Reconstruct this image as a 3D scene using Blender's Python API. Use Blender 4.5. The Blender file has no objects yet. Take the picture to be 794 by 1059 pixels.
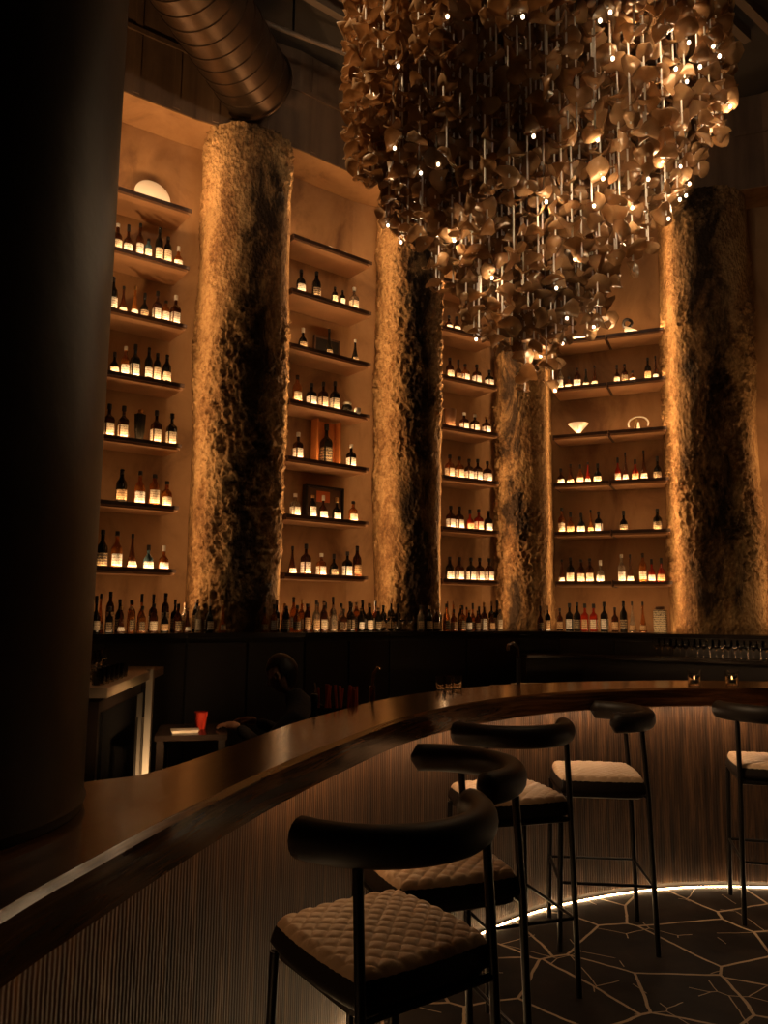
import bpy, math, random
import numpy as np
from mathutils import Vector, Matrix
PI = math.pi
random.seed(7)
RNG = np.random.RandomState(11)
scene = bpy.context.scene
C = scene.collection

# ------------------------------------------------------------------ camera
F_PX, CAM_H = 800.0, 1.55
PITCH, ROLL = math.atan(100.5 / F_PX), 0.011
Fv = Vector((0, math.cos(PITCH), math.sin(PITCH)))
U0 = Vector((0, -math.sin(PITCH), math.cos(PITCH)))
R0 = Vector((1, 0, 0))
Rv = R0 * math.cos(ROLL) + U0 * math.sin(ROLL)
Uv = U0 * math.cos(ROLL) - R0 * math.sin(ROLL)
cd = bpy.data.cameras.new('camera')
cam = bpy.data.objects.new('camera', cd)
C.objects.link(cam)
M = Matrix((Rv, Uv, -Fv)).transposed().to_4x4()
M.translation = (0, 0, CAM_H)
cam.matrix_world = M
cd.sensor_fit = 'VERTICAL'
cd.sensor_height = 24
cd.lens = 24 * F_PX / 1059
cd.clip_start = 0.05
cd.clip_end = 100
scene.camera = cam

# ------------------------------------------------------------------ world, light levels, exposure
world = bpy.data.worlds.new('world')
scene.world = world
world.use_nodes = True
world.node_tree.nodes['Background'].inputs[0].default_value = (0.010, 0.007, 0.004, 1)
world.node_tree.nodes['Background'].inputs[1].default_value = 1.0
WARM = (1.0, 0.56, 0.25)
SOFT = (1.0, 0.66, 0.36)
P_SHELF = 2.6       # W per metre of shelf strip
P_LEDGE = 1.6
P_SOFFIT = 6.0
P_COLUMN = 2.2
E_BAR = 27.0         # emission strength of the strip under the bar top
E_TOE = 34.0
P_BULB = 1.1
P_CANOPY = 22
P_FILL = 5
scene.view_settings.view_transform = 'Standard'
scene.view_settings.look = 'None'
scene.view_settings.gamma = 1
scene.view_settings.use_curve_mapping = False
scene.view_settings.exposure = 0.0
scene.cycles.use_denoising = True
scene.cycles.max_bounces = 6
scene.cycles.diffuse_bounces = 3
scene.cycles.glossy_bounces = 3
scene.cycles.transmission_bounces = 5
scene.cycles.transparent_max_bounces = 8
scene.cycles.caustics_reflective = False
scene.cycles.caustics_refractive = False
scene.cycles.sample_clamp_indirect = 3


def area(name, p, q, power, color, width, aim, parent=None, spread=PI):
    """A strip light from p to q that shines along aim."""
    p, q, aim = Vector(p), Vector(q), Vector(aim).normalized()
    ld = bpy.data.lights.new(name, 'AREA')
    ld.shape = 'RECTANGLE'
    L = (q - p).length
    ld.size, ld.size_y = L, width
    ld.energy = power * L
    ld.color = color
    ld.spread = spread
    o = bpy.data.objects.new(name, ld)
    C.objects.link(o)
    x = (q - p).normalized()
    z = -(aim - x * aim.dot(x)).normalized()
    y = z.cross(x)
    m = Matrix((x, y, z)).transposed().to_4x4()
    m.translation = (p + q) / 2
    if parent:
        o.parent = parent
        m = parent.matrix_basis.inverted() @ m
    o.matrix_basis = m
    return o


# ------------------------------------------------------------------ pixel rays, used to lay out plan positions
def ray(px, py):
    return Fv + (px - 397) / F_PX * Rv - (py - 529.5) / F_PX * Uv


def at_z(px, py, z):
    r = ray(px, py)
    t = (z - CAM_H) / r.z
    return Vector((0, 0, CAM_H)) + r * t


def at_y(px, py, y):
    r = ray(px, py)
    return Vector((0, 0, CAM_H)) + r * (y / r.y)


# ------------------------------------------------------------------ mesh helper
class MB:
    def __init__(s):
        s.v, s.f, s.uv = [], [], {}

    def add(s, vs, fs):
        n = len(s.v)
        s.v += [tuple(v) for v in vs]
        s.f += [tuple(i + n for i in f) for f in fs]
        return s

    def box(s, x0, y0, z0, x1, y1, z1, rot=0, c=(0, 0, 0)):
        vs = [(x, y, z) for z in (z0, z1) for x, y in ((x0, y0), (x1, y0), (x1, y1), (x0, y1))]
        ca, sa = math.cos(rot), math.sin(rot)
        vs = [(c[0] + x * ca - y * sa, c[1] + x * sa + y * ca, c[2] + z) for x, y, z in vs]
        return s.add(vs, [(0, 3, 2, 1), (4, 5, 6, 7), (0, 1, 5, 4), (1, 2, 6, 5), (2, 3, 7, 6), (3, 0, 4, 7)])

    def lathe(s, prof, n=16, c=(0, 0, 0), a0=0.0, a1=2 * PI, sx=1, sy=1, caps=True):
        full = abs(a1 - a0 - 2 * PI) < 1e-6
        m = n if full else n + 1
        vs = []
        for r, z in prof:
            for i in range(m):
                a = a0 + (a1 - a0) * i / n
                vs.append((c[0] + r * math.cos(a) * sx, c[1] + r * math.sin(a) * sy, c[2] + z))
        fs = []
        for j in range(len(prof) - 1):
            for i in range(n):
                k = (i + 1) % m
                fs.append((j * m + i, j * m + k, (j + 1) * m + k, (j + 1) * m + i))
        if full and caps:
            if prof[0][0] > 1e-5:
                fs.append(tuple(range(m))[::-1])
            if prof[-1][0] > 1e-5:
                fs.append(tuple((len(prof) - 1) * m + i for i in range(m)))
        return s.add(vs, fs)

    def tube(s, pts, r, n=8, caps=True, rs=None):
        pts = [Vector(p) for p in pts]
        vs, fs = [], []
        up = None
        for i, p in enumerate(pts):
            t = (pts[min(i + 1, len(pts) - 1)] - pts[max(i - 1, 0)]).normalized()
            if up is None:
                up = Vector((0, 0, 1)) if abs(t.z) < .9 else Vector((1, 0, 0))
            a = (up - t * up.dot(t)).normalized()
            b = t.cross(a)
            up = a
            rr = rs[i] if rs else r
            for k in range(n):
                g = 2 * PI * k / n
                vs.append(p + (a * math.cos(g) + b * math.sin(g)) * rr)
        for i in range(len(pts) - 1):
            for k in range(n):
                l = (k + 1) % n
                fs.append((i * n + k, i * n + l, (i + 1) * n + l, (i + 1) * n + k))
        if caps:
            fs.append(tuple(range(n))[::-1])
            fs.append(tuple((len(pts) - 1) * n + k for k in range(n)))
        return s.add(vs, fs)

    def strip(s, ring):
        """ring: list of cross sections (each a list of points) along a path, closed across."""
        n = len(ring[0])
        vs = [p for r in ring for p in r]
        fs = []
        for i in range(len(ring) - 1):
            for k in range(n):
                l = (k + 1) % n
                fs.append((i * n + k, i * n + l, (i + 1) * n + l, (i + 1) * n + k))
        fs.append(tuple(range(n))[::-1])
        fs.append(tuple((len(ring) - 1) * n + k for k in range(n)))
        return s.add(vs, fs)

    def mesh(s, name, m, smooth=False, fix=True):
        me = bpy.data.meshes.new(name)
        me.from_pydata(s.v, [], s.f)
        if fix:
            import bmesh
            b = bmesh.new()
            b.from_mesh(me)
            bmesh.ops.recalc_face_normals(b, faces=b.faces)
            b.to_mesh(me)
            b.free()
        if m:
            me.materials.append(m)
        if smooth:
            me.polygons.foreach_set('use_smooth', [True] * len(me.polygons))
            try:
                me.set_sharp_from_angle(angle=math.radians(smooth if smooth > 1 else 40))
            except Exception:
                pass
        return me

    def build(s, name, m, parent=None, smooth=False, bevel=0, loc=(0, 0, 0), rz=0, fix=True):
        o = bpy.data.objects.new(name, s.mesh(name, m, smooth, fix))
        C.objects.link(o)
        o.parent = parent
        o.location = loc
        o.rotation_euler.z = rz
        if bevel:
            b = o.modifiers.new('bevel', 'BEVEL')
            b.width, b.segments, b.limit_method = bevel, 2, 'ANGLE'
        return o


def empty(name, loc=(0, 0, 0), rz=0):
    o = bpy.data.objects.new(name, None)
    o.empty_display_size = .1
    C.objects.link(o)
    o.location = loc
    o.rotation_euler.z = rz
    return o


def tag(o, label=None, cat=None, group=None, kind=None):
    if label: o['label'] = label
    if cat: o['category'] = cat
    if group: o['group'] = group
    if kind: o['kind'] = kind
    return o


def obj(name, me, parent=None, loc=(0, 0, 0), rz=0, scale=1):
    o = bpy.data.objects.new(name, me)
    C.objects.link(o)
    o.parent = parent
    o.location = loc
    o.rotation_euler.z = rz
    o.scale = (scale,) * 3 if not isinstance(scale, tuple) else scale
    return o


# ------------------------------------------------------------------ materials
def nmat(name):
    m = bpy.data.materials.new(name)
    m.use_nodes = True
    nt = m.node_tree
    return m, nt, nt.nodes, nt.links, nt.nodes['Principled BSDF']


def pmat(name, col, rough=.5, metal=0, trans=0, spec=None, bump=0, bscale=40, coat=0, ior=None, vary=0, alpha=1):
    m, nt, N, L, b = nmat(name)
    b.inputs['Base Color'].default_value = (*col, 1)
    b.inputs['Roughness'].default_value = rough
    b.inputs['Metallic'].default_value = metal
    b.inputs['Transmission Weight'].default_value = trans
    b.inputs['Coat Weight'].default_value = coat
    b.inputs['Alpha'].default_value = alpha
    if spec is not None: b.inputs['Specular IOR Level'].default_value = spec
    if ior: b.inputs['IOR'].default_value = ior
    if bump or vary:
        tc = N.new('ShaderNodeTexCoord')
        no = N.new('ShaderNodeTexNoise')
        no.inputs['Scale'].default_value = bscale
        no.inputs['Detail'].default_value = 4
        L.new(tc.outputs['Object'], no.inputs['Vector'])
        if bump:
            bp = N.new('ShaderNodeBump')
            bp.inputs['Strength'].default_value = bump
            bp.inputs['Distance'].default_value = .01
            L.new(no.outputs['Fac'], bp.inputs['Height'])
            L.new(bp.outputs['Normal'], b.inputs['Normal'])
        if vary:
            mx = N.new('ShaderNodeMix'); mx.data_type = 'RGBA'
            mx.inputs[6].default_value = (*[c * (1 - vary) for c in col], 1)
            mx.inputs[7].default_value = (*[min(1, c * (1 + vary)) for c in col], 1)
            L.new(no.outputs['Fac'], mx.inputs[0])
            L.new(mx.outputs[2], b.inputs['Base Color'])
    return m


def emis(name, col, s):
    m, nt, N, L, b = nmat(name)
    b.inputs['Base Color'].default_value = (*col, 1)
    b.inputs['Emission Color'].default_value = (*col, 1)
    b.inputs['Emission Strength'].default_value = s
    return m


def ramp(N, stops):
    r = N.new('ShaderNodeValToRGB')
    e = r.color_ramp.elements
    e[0].position, e[0].color = stops[0][0], (*stops[0][1], 1)
    e[1].position, e[1].color = stops[-1][0], (*stops[-1][1], 1)
    for p, c in stops[1:-1]:
        x = e.new(p); x.color = (*c, 1)
    return r


def mapped(N, L, scale=(1, 1, 1), coord='Object'):
    tc = N.new('ShaderNodeTexCoord')
    mp = N.new('ShaderNodeMapping')
    mp.inputs['Scale'].default_value = scale
    L.new(tc.outputs[coord], mp.inputs['Vector'])
    return mp


def noise(N, L, vec, scale, detail=5, rough=.55, dist=0):
    n = N.new('ShaderNodeTexNoise')
    n.inputs['Scale'].default_value = scale
    n.inputs['Detail'].default_value = detail
    n.inputs['Roughness'].default_value = rough
    n.inputs['Distortion'].default_value = dist
    L.new(vec.outputs[0], n.inputs['Vector'])
    return n


def bump(N, L, b, h, strength, dist):
    bp = N.new('ShaderNodeBump')
    bp.inputs['Strength'].default_value = strength
    bp.inputs['Distance'].default_value = dist
    L.new(h, bp.inputs['Height'])
    L.new(bp.outputs['Normal'], b.inputs['Normal'])
    return bp


def mat_plaster():
    m, nt, N, L, b = nmat('alcove_plaster')
    mp = mapped(N, L, (1, 1, .6))
    n = noise(N, L, mp, 2.0, 8, .62, .5)
    r = ramp(N, [(.30, (.17, .080, .030)), (.46, (.33, .175, .070)), (.60, (.40, .22, .092)), (.76, (.29, .15, .06))])
    L.new(n.outputs['Fac'], r.inputs[0]); L.new(r.outputs[0], b.inputs['Base Color'])
    b.inputs['Roughness'].default_value = .75
    bump(N, L, b, noise(N, L, mp, 14, 5).outputs['Fac'], .25, .01)
    return m


def mat_concrete():
    m, nt, N, L, b = nmat('dark_concrete')
    mp = mapped(N, L, (1, 1, .5))
    n = noise(N, L, mp, 1.3, 8, .65)
    r = ramp(N, [(.3, (.090, .050, .026)), (.55, (.19, .112, .060)), (.75, (.13, .075, .040))])
    L.new(n.outputs['Fac'], r.inputs[0])
    mp2 = mapped(N, L, (9, 9, .6))
    st = noise(N, L, mp2, 1, 3)
    mx = N.new('ShaderNodeMix'); mx.data_type = 'RGBA'; mx.blend_type = 'MULTIPLY'
    mx.inputs[0].default_value = .5
    rr = ramp(N, [(.35, (.45, .4, .35)), (.6, (1, 1, 1))])
    L.new(st.outputs['Fac'], rr.inputs[0])
    L.new(r.outputs[0], mx.inputs[6]); L.new(rr.outputs[0], mx.inputs[7])
    L.new(mx.outputs[2], b.inputs['Base Color'])
    b.inputs['Roughness'].default_value = .7
    bump(N, L, b, n.outputs['Fac'], .4, .02)
    return m


def mat_bark(band=(0, -1), name='rough_column_crust'):
    """gilded plaster crust with a black vein running down the side that faces band"""
    m, nt, N, L, b = nmat(name)

    def math_(op, a, c=None):
        q = N.new('ShaderNodeMath'); q.operation = op
        for k, v in ((0, a), (1, c)):
            if v is None: continue
            if isinstance(v, (int, float)): q.inputs[k].default_value = v
            else: L.new(v, q.inputs[k])
        return q.outputs[0]
    big = noise(N, L, mapped(N, L, (1, 1, .5)), 2.6, 6, .62, .8).outputs['Fac']
    fine = noise(N, L, mapped(N, L, (1, 1, .8)), 24, 8, .72, .5).outputs['Fac']
    r = ramp(N, [(.34, (.075, .035, .014)), (.46, (.24, .125, .048)), (.56, (.44, .27, .115)), (.72, (.34, .19, .08))])
    L.new(math_('ADD', math_('MULTIPLY', big, .55), math_('MULTIPLY', fine, .45)), r.inputs[0])
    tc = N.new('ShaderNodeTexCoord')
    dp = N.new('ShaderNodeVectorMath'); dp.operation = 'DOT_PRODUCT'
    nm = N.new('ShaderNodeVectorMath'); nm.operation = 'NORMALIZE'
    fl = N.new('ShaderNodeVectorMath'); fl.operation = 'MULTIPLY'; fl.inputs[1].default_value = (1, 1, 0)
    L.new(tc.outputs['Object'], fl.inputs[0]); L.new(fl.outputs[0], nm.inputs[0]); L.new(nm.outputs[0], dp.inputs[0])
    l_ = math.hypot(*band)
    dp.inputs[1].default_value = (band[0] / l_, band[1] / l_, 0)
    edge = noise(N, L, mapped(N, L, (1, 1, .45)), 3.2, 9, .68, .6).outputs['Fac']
    streak = math_('ADD', dp.outputs['Value'], math_('MULTIPLY', edge, 1.0))
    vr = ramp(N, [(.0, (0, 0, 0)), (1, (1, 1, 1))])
    L.new(math_('MULTIPLY', math_('SUBTRACT', streak, 1.36), 6.0), vr.inputs[0])
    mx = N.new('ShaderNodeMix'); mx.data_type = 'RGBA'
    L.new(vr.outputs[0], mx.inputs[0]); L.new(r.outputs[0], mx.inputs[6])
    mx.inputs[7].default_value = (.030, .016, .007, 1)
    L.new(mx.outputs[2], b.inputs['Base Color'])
    b.inputs['Roughness'].default_value = .72
    b.inputs['Specular IOR Level'].default_value = .2
    v = N.new('ShaderNodeTexVoronoi'); v.feature = 'F1'; v.inputs['Scale'].default_value = 34
    wob = mapped(N, L, (1, 1, .7)); L.new(wob.outputs[0], v.inputs['Vector'])
    bump(N, L, b, math_('ADD', v.outputs['Distance'], fine), .8, .022)
    return m


def mat_bartop():
    m, nt, N, L, b = nmat('varnished_bar_wood')
    mp = mapped(N, L, (1, 1, 1), 'UV')
    mp.inputs['Scale'].default_value = (.5, 7, 1)
    n = noise(N, L, mp, 3, 8, .65, 1.2)
    r = ramp(N, [(.3, (.022, .009, .003)), (.5, (.085, .034, .011)), (.66, (.19, .080, .027)), (.8, (.06, .025, .009))])
    L.new(n.outputs['Fac'], r.inputs[0]); L.new(r.outputs[0], b.inputs['Base Color'])
    b.inputs['Roughness'].default_value = .15
    b.inputs['Coat Weight'].default_value = .1
    b.inputs['Coat Roughness'].default_value = .1
    bump(N, L, b, n.outputs['Fac'], .12, .004)
    return m


def mat_die():
    m, nt, N, L, b = nmat('ribbed_bar_front_wood')
    mp = mapped(N, L, (30, 1.6, 1), 'UV')
    n = noise(N, L, mp, 1, 9, .72, .5)
    r = ramp(N, [(.34, (.013, .005, .002)), (.5, (.062, .028, .011)), (.66, (.17, .085, .036))])
    L.new(n.outputs['Fac'], r.inputs[0]); L.new(r.outputs[0], b.inputs['Base Color'])
    b.inputs['Roughness'].default_value = .5
    w = N.new('ShaderNodeTexWave'); w.wave_type = 'BANDS'; w.bands_direction = 'X'
    w.inputs['Scale'].default_value = 22
    w.inputs['Distortion'].default_value = 1.2
    tc = N.new('ShaderNodeTexCoord'); L.new(tc.outputs['UV'], w.inputs['Vector'])
    s = N.new('ShaderNodeMath'); s.operation = 'ADD'
    L.new(w.outputs['Fac'], s.inputs[0]); L.new(n.outputs['Fac'], s.inputs[1])
    bump(N, L, b, s.outputs[0], .35, .006)
    return m


def mat_floor():
    m, nt, N, L, b = nmat('crazy_paving_floor')
    tc = N.new('ShaderNodeTexCoord')
    nz = N.new('ShaderNodeTexNoise'); nz.inputs['Scale'].default_value = 1.7
    nz.inputs['Detail'].default_value = 5
    L.new(tc.outputs['Object'], nz.inputs['Vector'])
    mx = N.new('ShaderNodeMix'); mx.data_type = 'VECTOR'; mx.inputs[0].default_value = .09
    L.new(tc.outputs['Object'], mx.inputs[4]); L.new(nz.outputs['Color'], mx.inputs[5])

    def vor(scale, wid):
        v = N.new('ShaderNodeTexVoronoi'); v.feature = 'DISTANCE_TO_EDGE'
        v.voronoi_dimensions = '2D'
        v.inputs['Scale'].default_value = scale
        v.inputs['Randomness'].default_value = 1
        L.new(mx.outputs[1], v.inputs['Vector'])
        lt = N.new('ShaderNodeMath'); lt.operation = 'LESS_THAN'; lt.inputs[1].default_value = wid
        L.new(v.outputs['Distance'], lt.inputs[0])
        return v, lt
    v1, l1 = vor(2.9, .017)
    v2, l2 = vor(4.6, .010)
    mxx = N.new('ShaderNodeMath'); mxx.operation = 'MAXIMUM'
    brk = N.new('ShaderNodeTexNoise'); brk.inputs['Scale'].default_value = 2.3
    L.new(tc.outputs['Object'], brk.inputs['Vector'])
    bk = N.new('ShaderNodeMath'); bk.operation = 'GREATER_THAN'; bk.inputs[1].default_value = .52
    L.new(brk.outputs['Fac'], bk.inputs[0])
    l3 = N.new('ShaderNodeMath'); l3.operation = 'MULTIPLY'
    L.new(l2.outputs[0], l3.inputs[0]); L.new(bk.outputs[0], l3.inputs[1])
    L.new(l1.outputs[0], mxx.inputs[0]); L.new(l3.outputs[0], mxx.inputs[1])
    st = N.new('ShaderNodeTexNoise'); st.inputs['Scale'].default_value = 5; st.inputs['Detail'].default_value = 8
    L.new(tc.outputs['Object'], st.inputs['Vector'])
    r = ramp(N, [(.3, (.008, .005, .003)), (.7, (.030, .017, .010))])
    L.new(st.outputs['Fac'], r.inputs[0])
    c = N.new('ShaderNodeMix'); c.data_type = 'RGBA'
    L.new(mxx.outputs[0], c.inputs[0]); L.new(r.outputs[0], c.inputs[6]); c.inputs[7].default_value = (.50, .36, .23, 1)
    L.new(c.outputs[2], b.inputs['Base Color'])
    rr = N.new('ShaderNodeMix'); rr.data_type = 'FLOAT'
    L.new(mxx.outputs[0], rr.inputs[0]); b.inputs['Specular IOR Level'].default_value = .2; rr.inputs[2].default_value = .6; rr.inputs[3].default_value = .45
    L.new(rr.outputs[0], b.inputs['Roughness'])
    h = N.new('ShaderNodeMath'); h.operation = 'SUBTRACT'
    L.new(st.outputs['Fac'], h.inputs[0]); L.new(mxx.outputs[0], h.inputs[1])
    bump(N, L, b, st.outputs['Fac'], .35, .01)
    return m


def mat_leather(name, col):
    m, nt, N, L, b = nmat(name)
    mp = mapped(N, L)
    n = noise(N, L, mp, 220, 3)
    b.inputs['Base Color'].default_value = (*col, 1)
    b.inputs['Roughness'].default_value = .5
    b.inputs['Specular IOR Level'].default_value = .25
    bump(N, L, b, n.outputs['Fac'], .12, .002)
    return m


def mat_label(name, c1, c2):
    m, nt, N, L, b = nmat(name)
    tc = N.new('ShaderNodeTexCoord')
    w = N.new('ShaderNodeTexWave'); w.wave_type = 'BANDS'; w.bands_direction = 'Z'
    w.inputs['Scale'].default_value = 14; w.inputs['Distortion'].default_value = 5
    w.inputs['Detail'].default_value = 3; w.inputs['Detail Scale'].default_value = 6
    L.new(tc.outputs['Object'], w.inputs['Vector'])
    r = ramp(N, [(.10, c2), (.22, c1)])
    L.new(w.outputs['Fac'], r.inputs[0]); L.new(r.outputs[0], b.inputs['Base Color'])
    b.inputs['Roughness'].default_value = .6
    return m


def mat_petal():
    m, nt, N, L, b = nmat('smoked_shell_glass')
    mp = mapped(N, L)
    n = noise(N, L, mp, 9, 4)
    r = ramp(N, [(.3, (.30, .17, .075)), (.7, (.56, .36, .19))])
    L.new(n.outputs['Fac'], r.inputs[0]); L.new(r.outputs[0], b.inputs['Base Color'])
    b.inputs['Roughness'].default_value = .25
    b.inputs['Coat Weight'].default_value = .5
    b.inputs['Coat Roughness'].default_value = .08
    tr = N.new('ShaderNodeBsdfTranslucent'); L.new(r.outputs[0], tr.inputs['Color'])
    ms = N.new('ShaderNodeMixShader'); ms.inputs[0].default_value = .35
    tp = N.new('ShaderNodeBsdfTransparent'); tp.inputs['Color'].default_value = (.8, .62, .45, 1)
    m2 = N.new('ShaderNodeMixShader'); m2.inputs[0].default_value = .18
    L.new(b.outputs[0], ms.inputs[1]); L.new(tr.outputs[0], ms.inputs[2])
    L.new(ms.outputs[0], m2.inputs[1]); L.new(tp.outputs[0], m2.inputs[2])
    L.new(m2.outputs[0], N['Material Output'].inputs['Surface'])
    return m


def mat_duct():
    m, nt, N, L, b = nmat('galvanised_duct_metal')
    n = noise(N, L, mapped(N, L), 6, 4)
    r = ramp(N, [(.3, (.085, .055, .035)), (.7, (.13, .085, .052))])
    L.new(n.outputs['Fac'], r.inputs[0]); L.new(r.outputs[0], b.inputs['Base Color'])
    b.inputs['Metallic'].default_value = .85
    b.inputs['Roughness'].default_value = .38
    return m


MT = dict(
    plaster=mat_plaster(), concrete=mat_concrete(), bartop=mat_bartop(), die=mat_die(),
    floor=mat_floor(), petal=mat_petal(), duct=mat_duct(),
    ceil=pmat('dark_ceiling', (.035, .027, .02), .8, bump=.2, bscale=8),
    room=pmat('dark_room_wall', (.04, .028, .02), .85, bump=.2, bscale=5),
    batten=pmat('ceiling_batten', (.14, .095, .06), .6),
    shelf=pmat('dark_stained_shelf', (.075, .034, .016), .45, vary=.4, bscale=9),
    shelfu=pmat('oak_shelf_board', (.42, .22, .10), .55, vary=.25, bscale=6),
    cab=pmat('black_cabinet', (.018, .012, .009), .45, vary=.3, bscale=5),
    cabtop=pmat('black_stone_top', (.02, .014, .011), .22),
    column=pmat('bronze_lacquered_column', (.034, .020, .009), .42, spec=.35, bump=.25, bscale=9, vary=.25),
    stoolmetal=pmat('black_stool_metal', (.018, .015, .013), .35, metal=.6),
    seat=mat_leather('tan_quilted_leather', (.55, .37, .23)),
    back=mat_leather('dark_leather', (.014, .009, .006)),
    under=pmat('seat_shell', (.025, .016, .012), .5),
    steel=pmat('brushed_steel', (.70, .56, .42), .42, metal=1),
    satin=pmat('satin_steel', (.62, .50, .36), .38, metal=.35),
    chrome=pmat('polished_chrome', (.8, .75, .7), .08, metal=1),
    brass=pmat('warm_brass', (.75, .52, .25), .22, metal=1),
    rod=pmat('acrylic_and_steel_string', (.92, .90, .86), .35),
    clear=pmat('clear_glass', (.95, .93, .9), .02, trans=1, ior=1.45),
    blackglass=pmat('black_glass', (.008, .008, .008), .06),
    white=pmat('white_porcelain', (.66, .60, .52), .35),
    wax=pmat('candle_wax', (.85, .75, .55), .5),
    cloth=pmat('black_cloth', (.014, .013, .015), .85, bump=.4, bscale=60),
    skin=pmat('skin', (.36, .19, .12), .5),
    hair=pmat('dark_hair', (.015, .01, .008), .5),
    red=pmat('red_plastic', (.5, .04, .02), .4),
    straw=pmat('orange_red_straw', (.75, .14, .05), .4),
    led_bar=emis('warm_strip_light', WARM, E_BAR),
    led_dim=emis('dimmed_strip_light', WARM, E_BAR * .15),
    led_far=emis('bright_strip_light', (1, .66, .38), E_BAR * 1.4),
    led_toe=emis('toe_strip_light', (1, .62, .3), E_TOE),
    bulb=emis('warm_bulb', (1, .80, .55), 5),
    flame=emis('candle_flame', (1, .5, .15), 20),
)

# ================================================================== PLAN OF THE PLACE
CEIL = 7.1
OPEN = 6.05          # underside of the concrete band above the alcoves
COUNTER = 1.13
SZ = [1.86 + .55 * k for k in range(7)]
# front line of the shelves in the four alcoves (plan)
A1 = ((-2.36, 6.30), (-1.80, 6.70))
A2 = ((-.90, 7.15), (-.16, 7.74))
A3 = ((.63, 8.10), (1.27, 8.50))
A4 = ((1.91, 8.57), (3.00, 8.08))
A5 = ((4.02, 7.72), (4.75, 7.10))
COLS = [(-1.37, 7.12, .44), (.25, 8.12, .37), (1.60, 8.78, .34), (3.50, 8.15, .48)]


def v2(p): return Vector((p[0], p[1], 0))


def dirs(a, b):
    d = (v2(b) - v2(a)).normalized()
    n = Vector((d.y, -d.x, 0))       # towards the room
    return d, n


front = [(-6.2, 3.3), (-3.5, 5.35), A1[0], A1[1], A2[0], A2[1], A3[0], A3[1], A4[0], A4[1], A5[0], A5[1], (6.6, 5.4), (7.5, 4.2)]


def offset(poly, d):
    out = []
    for i, p in enumerate(poly):
        q = []
        if i > 0: q.append(dirs(poly[i - 1], p)[1])
        if i < len(poly) - 1: q.append(dirs(p, poly[i + 1])[1])
        n = sum(q, Vector()).normalized()
        k = 1 / max(.5, n.dot(q[0]))
        out.append((p[0] + n.x * d * k, p[1] + n.y * d * k))
    return out


# ------------------------------------------------------------------ structure
MB().box(-7, -3.2, -.1, 8, 11, 0).build('floor', MT['floor'])
bpy.data.objects['floor']['kind'] = 'structure'
c = MB().box(-7, -3.2, CEIL, 8, 11, CEIL + .1)
tag(c.build('ceiling', MT['ceil']), kind='structure')
b = MB()
for i in range(22):                         # open slatted deck under the slab
    x = -1.9 + i * .30
    b.box(-.035, -5.2, CEIL - .12, .035, 2.6, CEIL - .002, rot=-.9, c=(x, 5.4 - i * .02, 0))
tag(b.build('trim_1', MT['batten']), kind='structure')
for nm, bx in (('wall_near', (-7, -3.3, 0, 8, -3.2, CEIL)), ('wall_left', (-7.1, -3.2, 0, -7, 11, CEIL)), ('wall_right', (8, -3.2, 0, 8.1, 11, CEIL))):
    tag(MB().box(*bx).build(nm, MT['room']), kind='structure')


def wall(name, poly, z0, z1, th, m):
    back = offset(poly, -th)
    rings = [[(p[0], p[1], z0), (p[0], p[1], z1), (q[0], q[1], z1), (q[0], q[1], z0)] for p, q in zip(poly, back)]
    return tag(MB().strip(rings).build(name, m), kind='structure')


rings_ = [[(p[0], p[1], OPEN - .012), (p[0], p[1], OPEN - .001), (q[0], q[1], OPEN - .001), (q[0], q[1], OPEN - .012)] for p, q in zip(offset(front, .028), offset(front, -.415))]
tag(MB().strip(rings_).build('trim_4', MT['plaster']), kind='structure')
wall('wall_back', offset(front, -.42), 0, CEIL, .15, MT['plaster'])
fr = wall('wall_above', offset(front, .03), OPEN, CEIL, .445, MT['concrete'])
# cast joints between the concrete panels of the band, standing proud as thin ribs
b = MB()
pts = offset(front, .03)
for i in range(1, 12):
    p, q = v2(pts[i]), v2(pts[i + 1])
    d, n = dirs(pts[i], pts[i + 1])
    for t in (.18, .72):
        c0 = p.lerp(q, t)
        b.box(-.03, -.008, OPEN + .02, .03, .012, CEIL - .02, rot=math.atan2(d.y, d.x), c=(c0.x, c0.y, 0))
rings = []
for p in offset(front, .055):
    rings.append([(p[0], p[1], OPEN + .62), (p[0], p[1], OPEN + .66)])
back = offset(front, .03)
rings = [[(p[0], p[1], OPEN + .60), (p[0], p[1], OPEN + .645), (q[0], q[1], OPEN + .645), (q[0], q[1], OPEN + .60)] for p, q in zip(offset(front, .05), back)]
b.strip(rings)
tag(b.build('trim_2', MT['concrete']), kind='structure')


# ------------------------------------------------------------------ rough cylindrical columns
def hash3(ix, iy, iz, seed):
    n = (ix * 374761393 + iy * 668265263 + iz * 2147483647 + seed * 1274126177) & 0xffffffff
    n = (n ^ (n >> 13)) * 1274126177 & 0xffffffff
    n = (n ^ (n >> 16)) & 0xffff
    return n / 65535.0


def vnoise(x, y, z, seed=0):
    ix, iy, iz = [np.floor(a).astype(np.int64) for a in (x, y, z)]
    fx, fy, fz = x - ix, y - iy, z - iz
    fx, fy, fz = [t * t * (3 - 2 * t) for t in (fx, fy, fz)]
    r = 0
    for dx in (0, 1):
        for dy in (0, 1):
            for dz in (0, 1):
                w = (fx if dx else 1 - fx) * (fy if dy else 1 - fy) * (fz if dz else 1 - fz)
                r = r + w * hash3(ix + dx, iy + dy, iz + dz, seed)
    return r


def fbm(x, y, z, o, seed=0, ridged=False):
    s, a, t = 0, 1, 0
    for k in range(o):
        n = vnoise(x, y, z, seed + k)
        if ridged: n = 1 - abs(2 * n - 1)
        s = s + n * a; t += a
        a *= .55; x, y, z = x * 2.07 + 3.1, y * 2.07 + 1.7, z * 2.07 + 5.3
    return s / t


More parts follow.
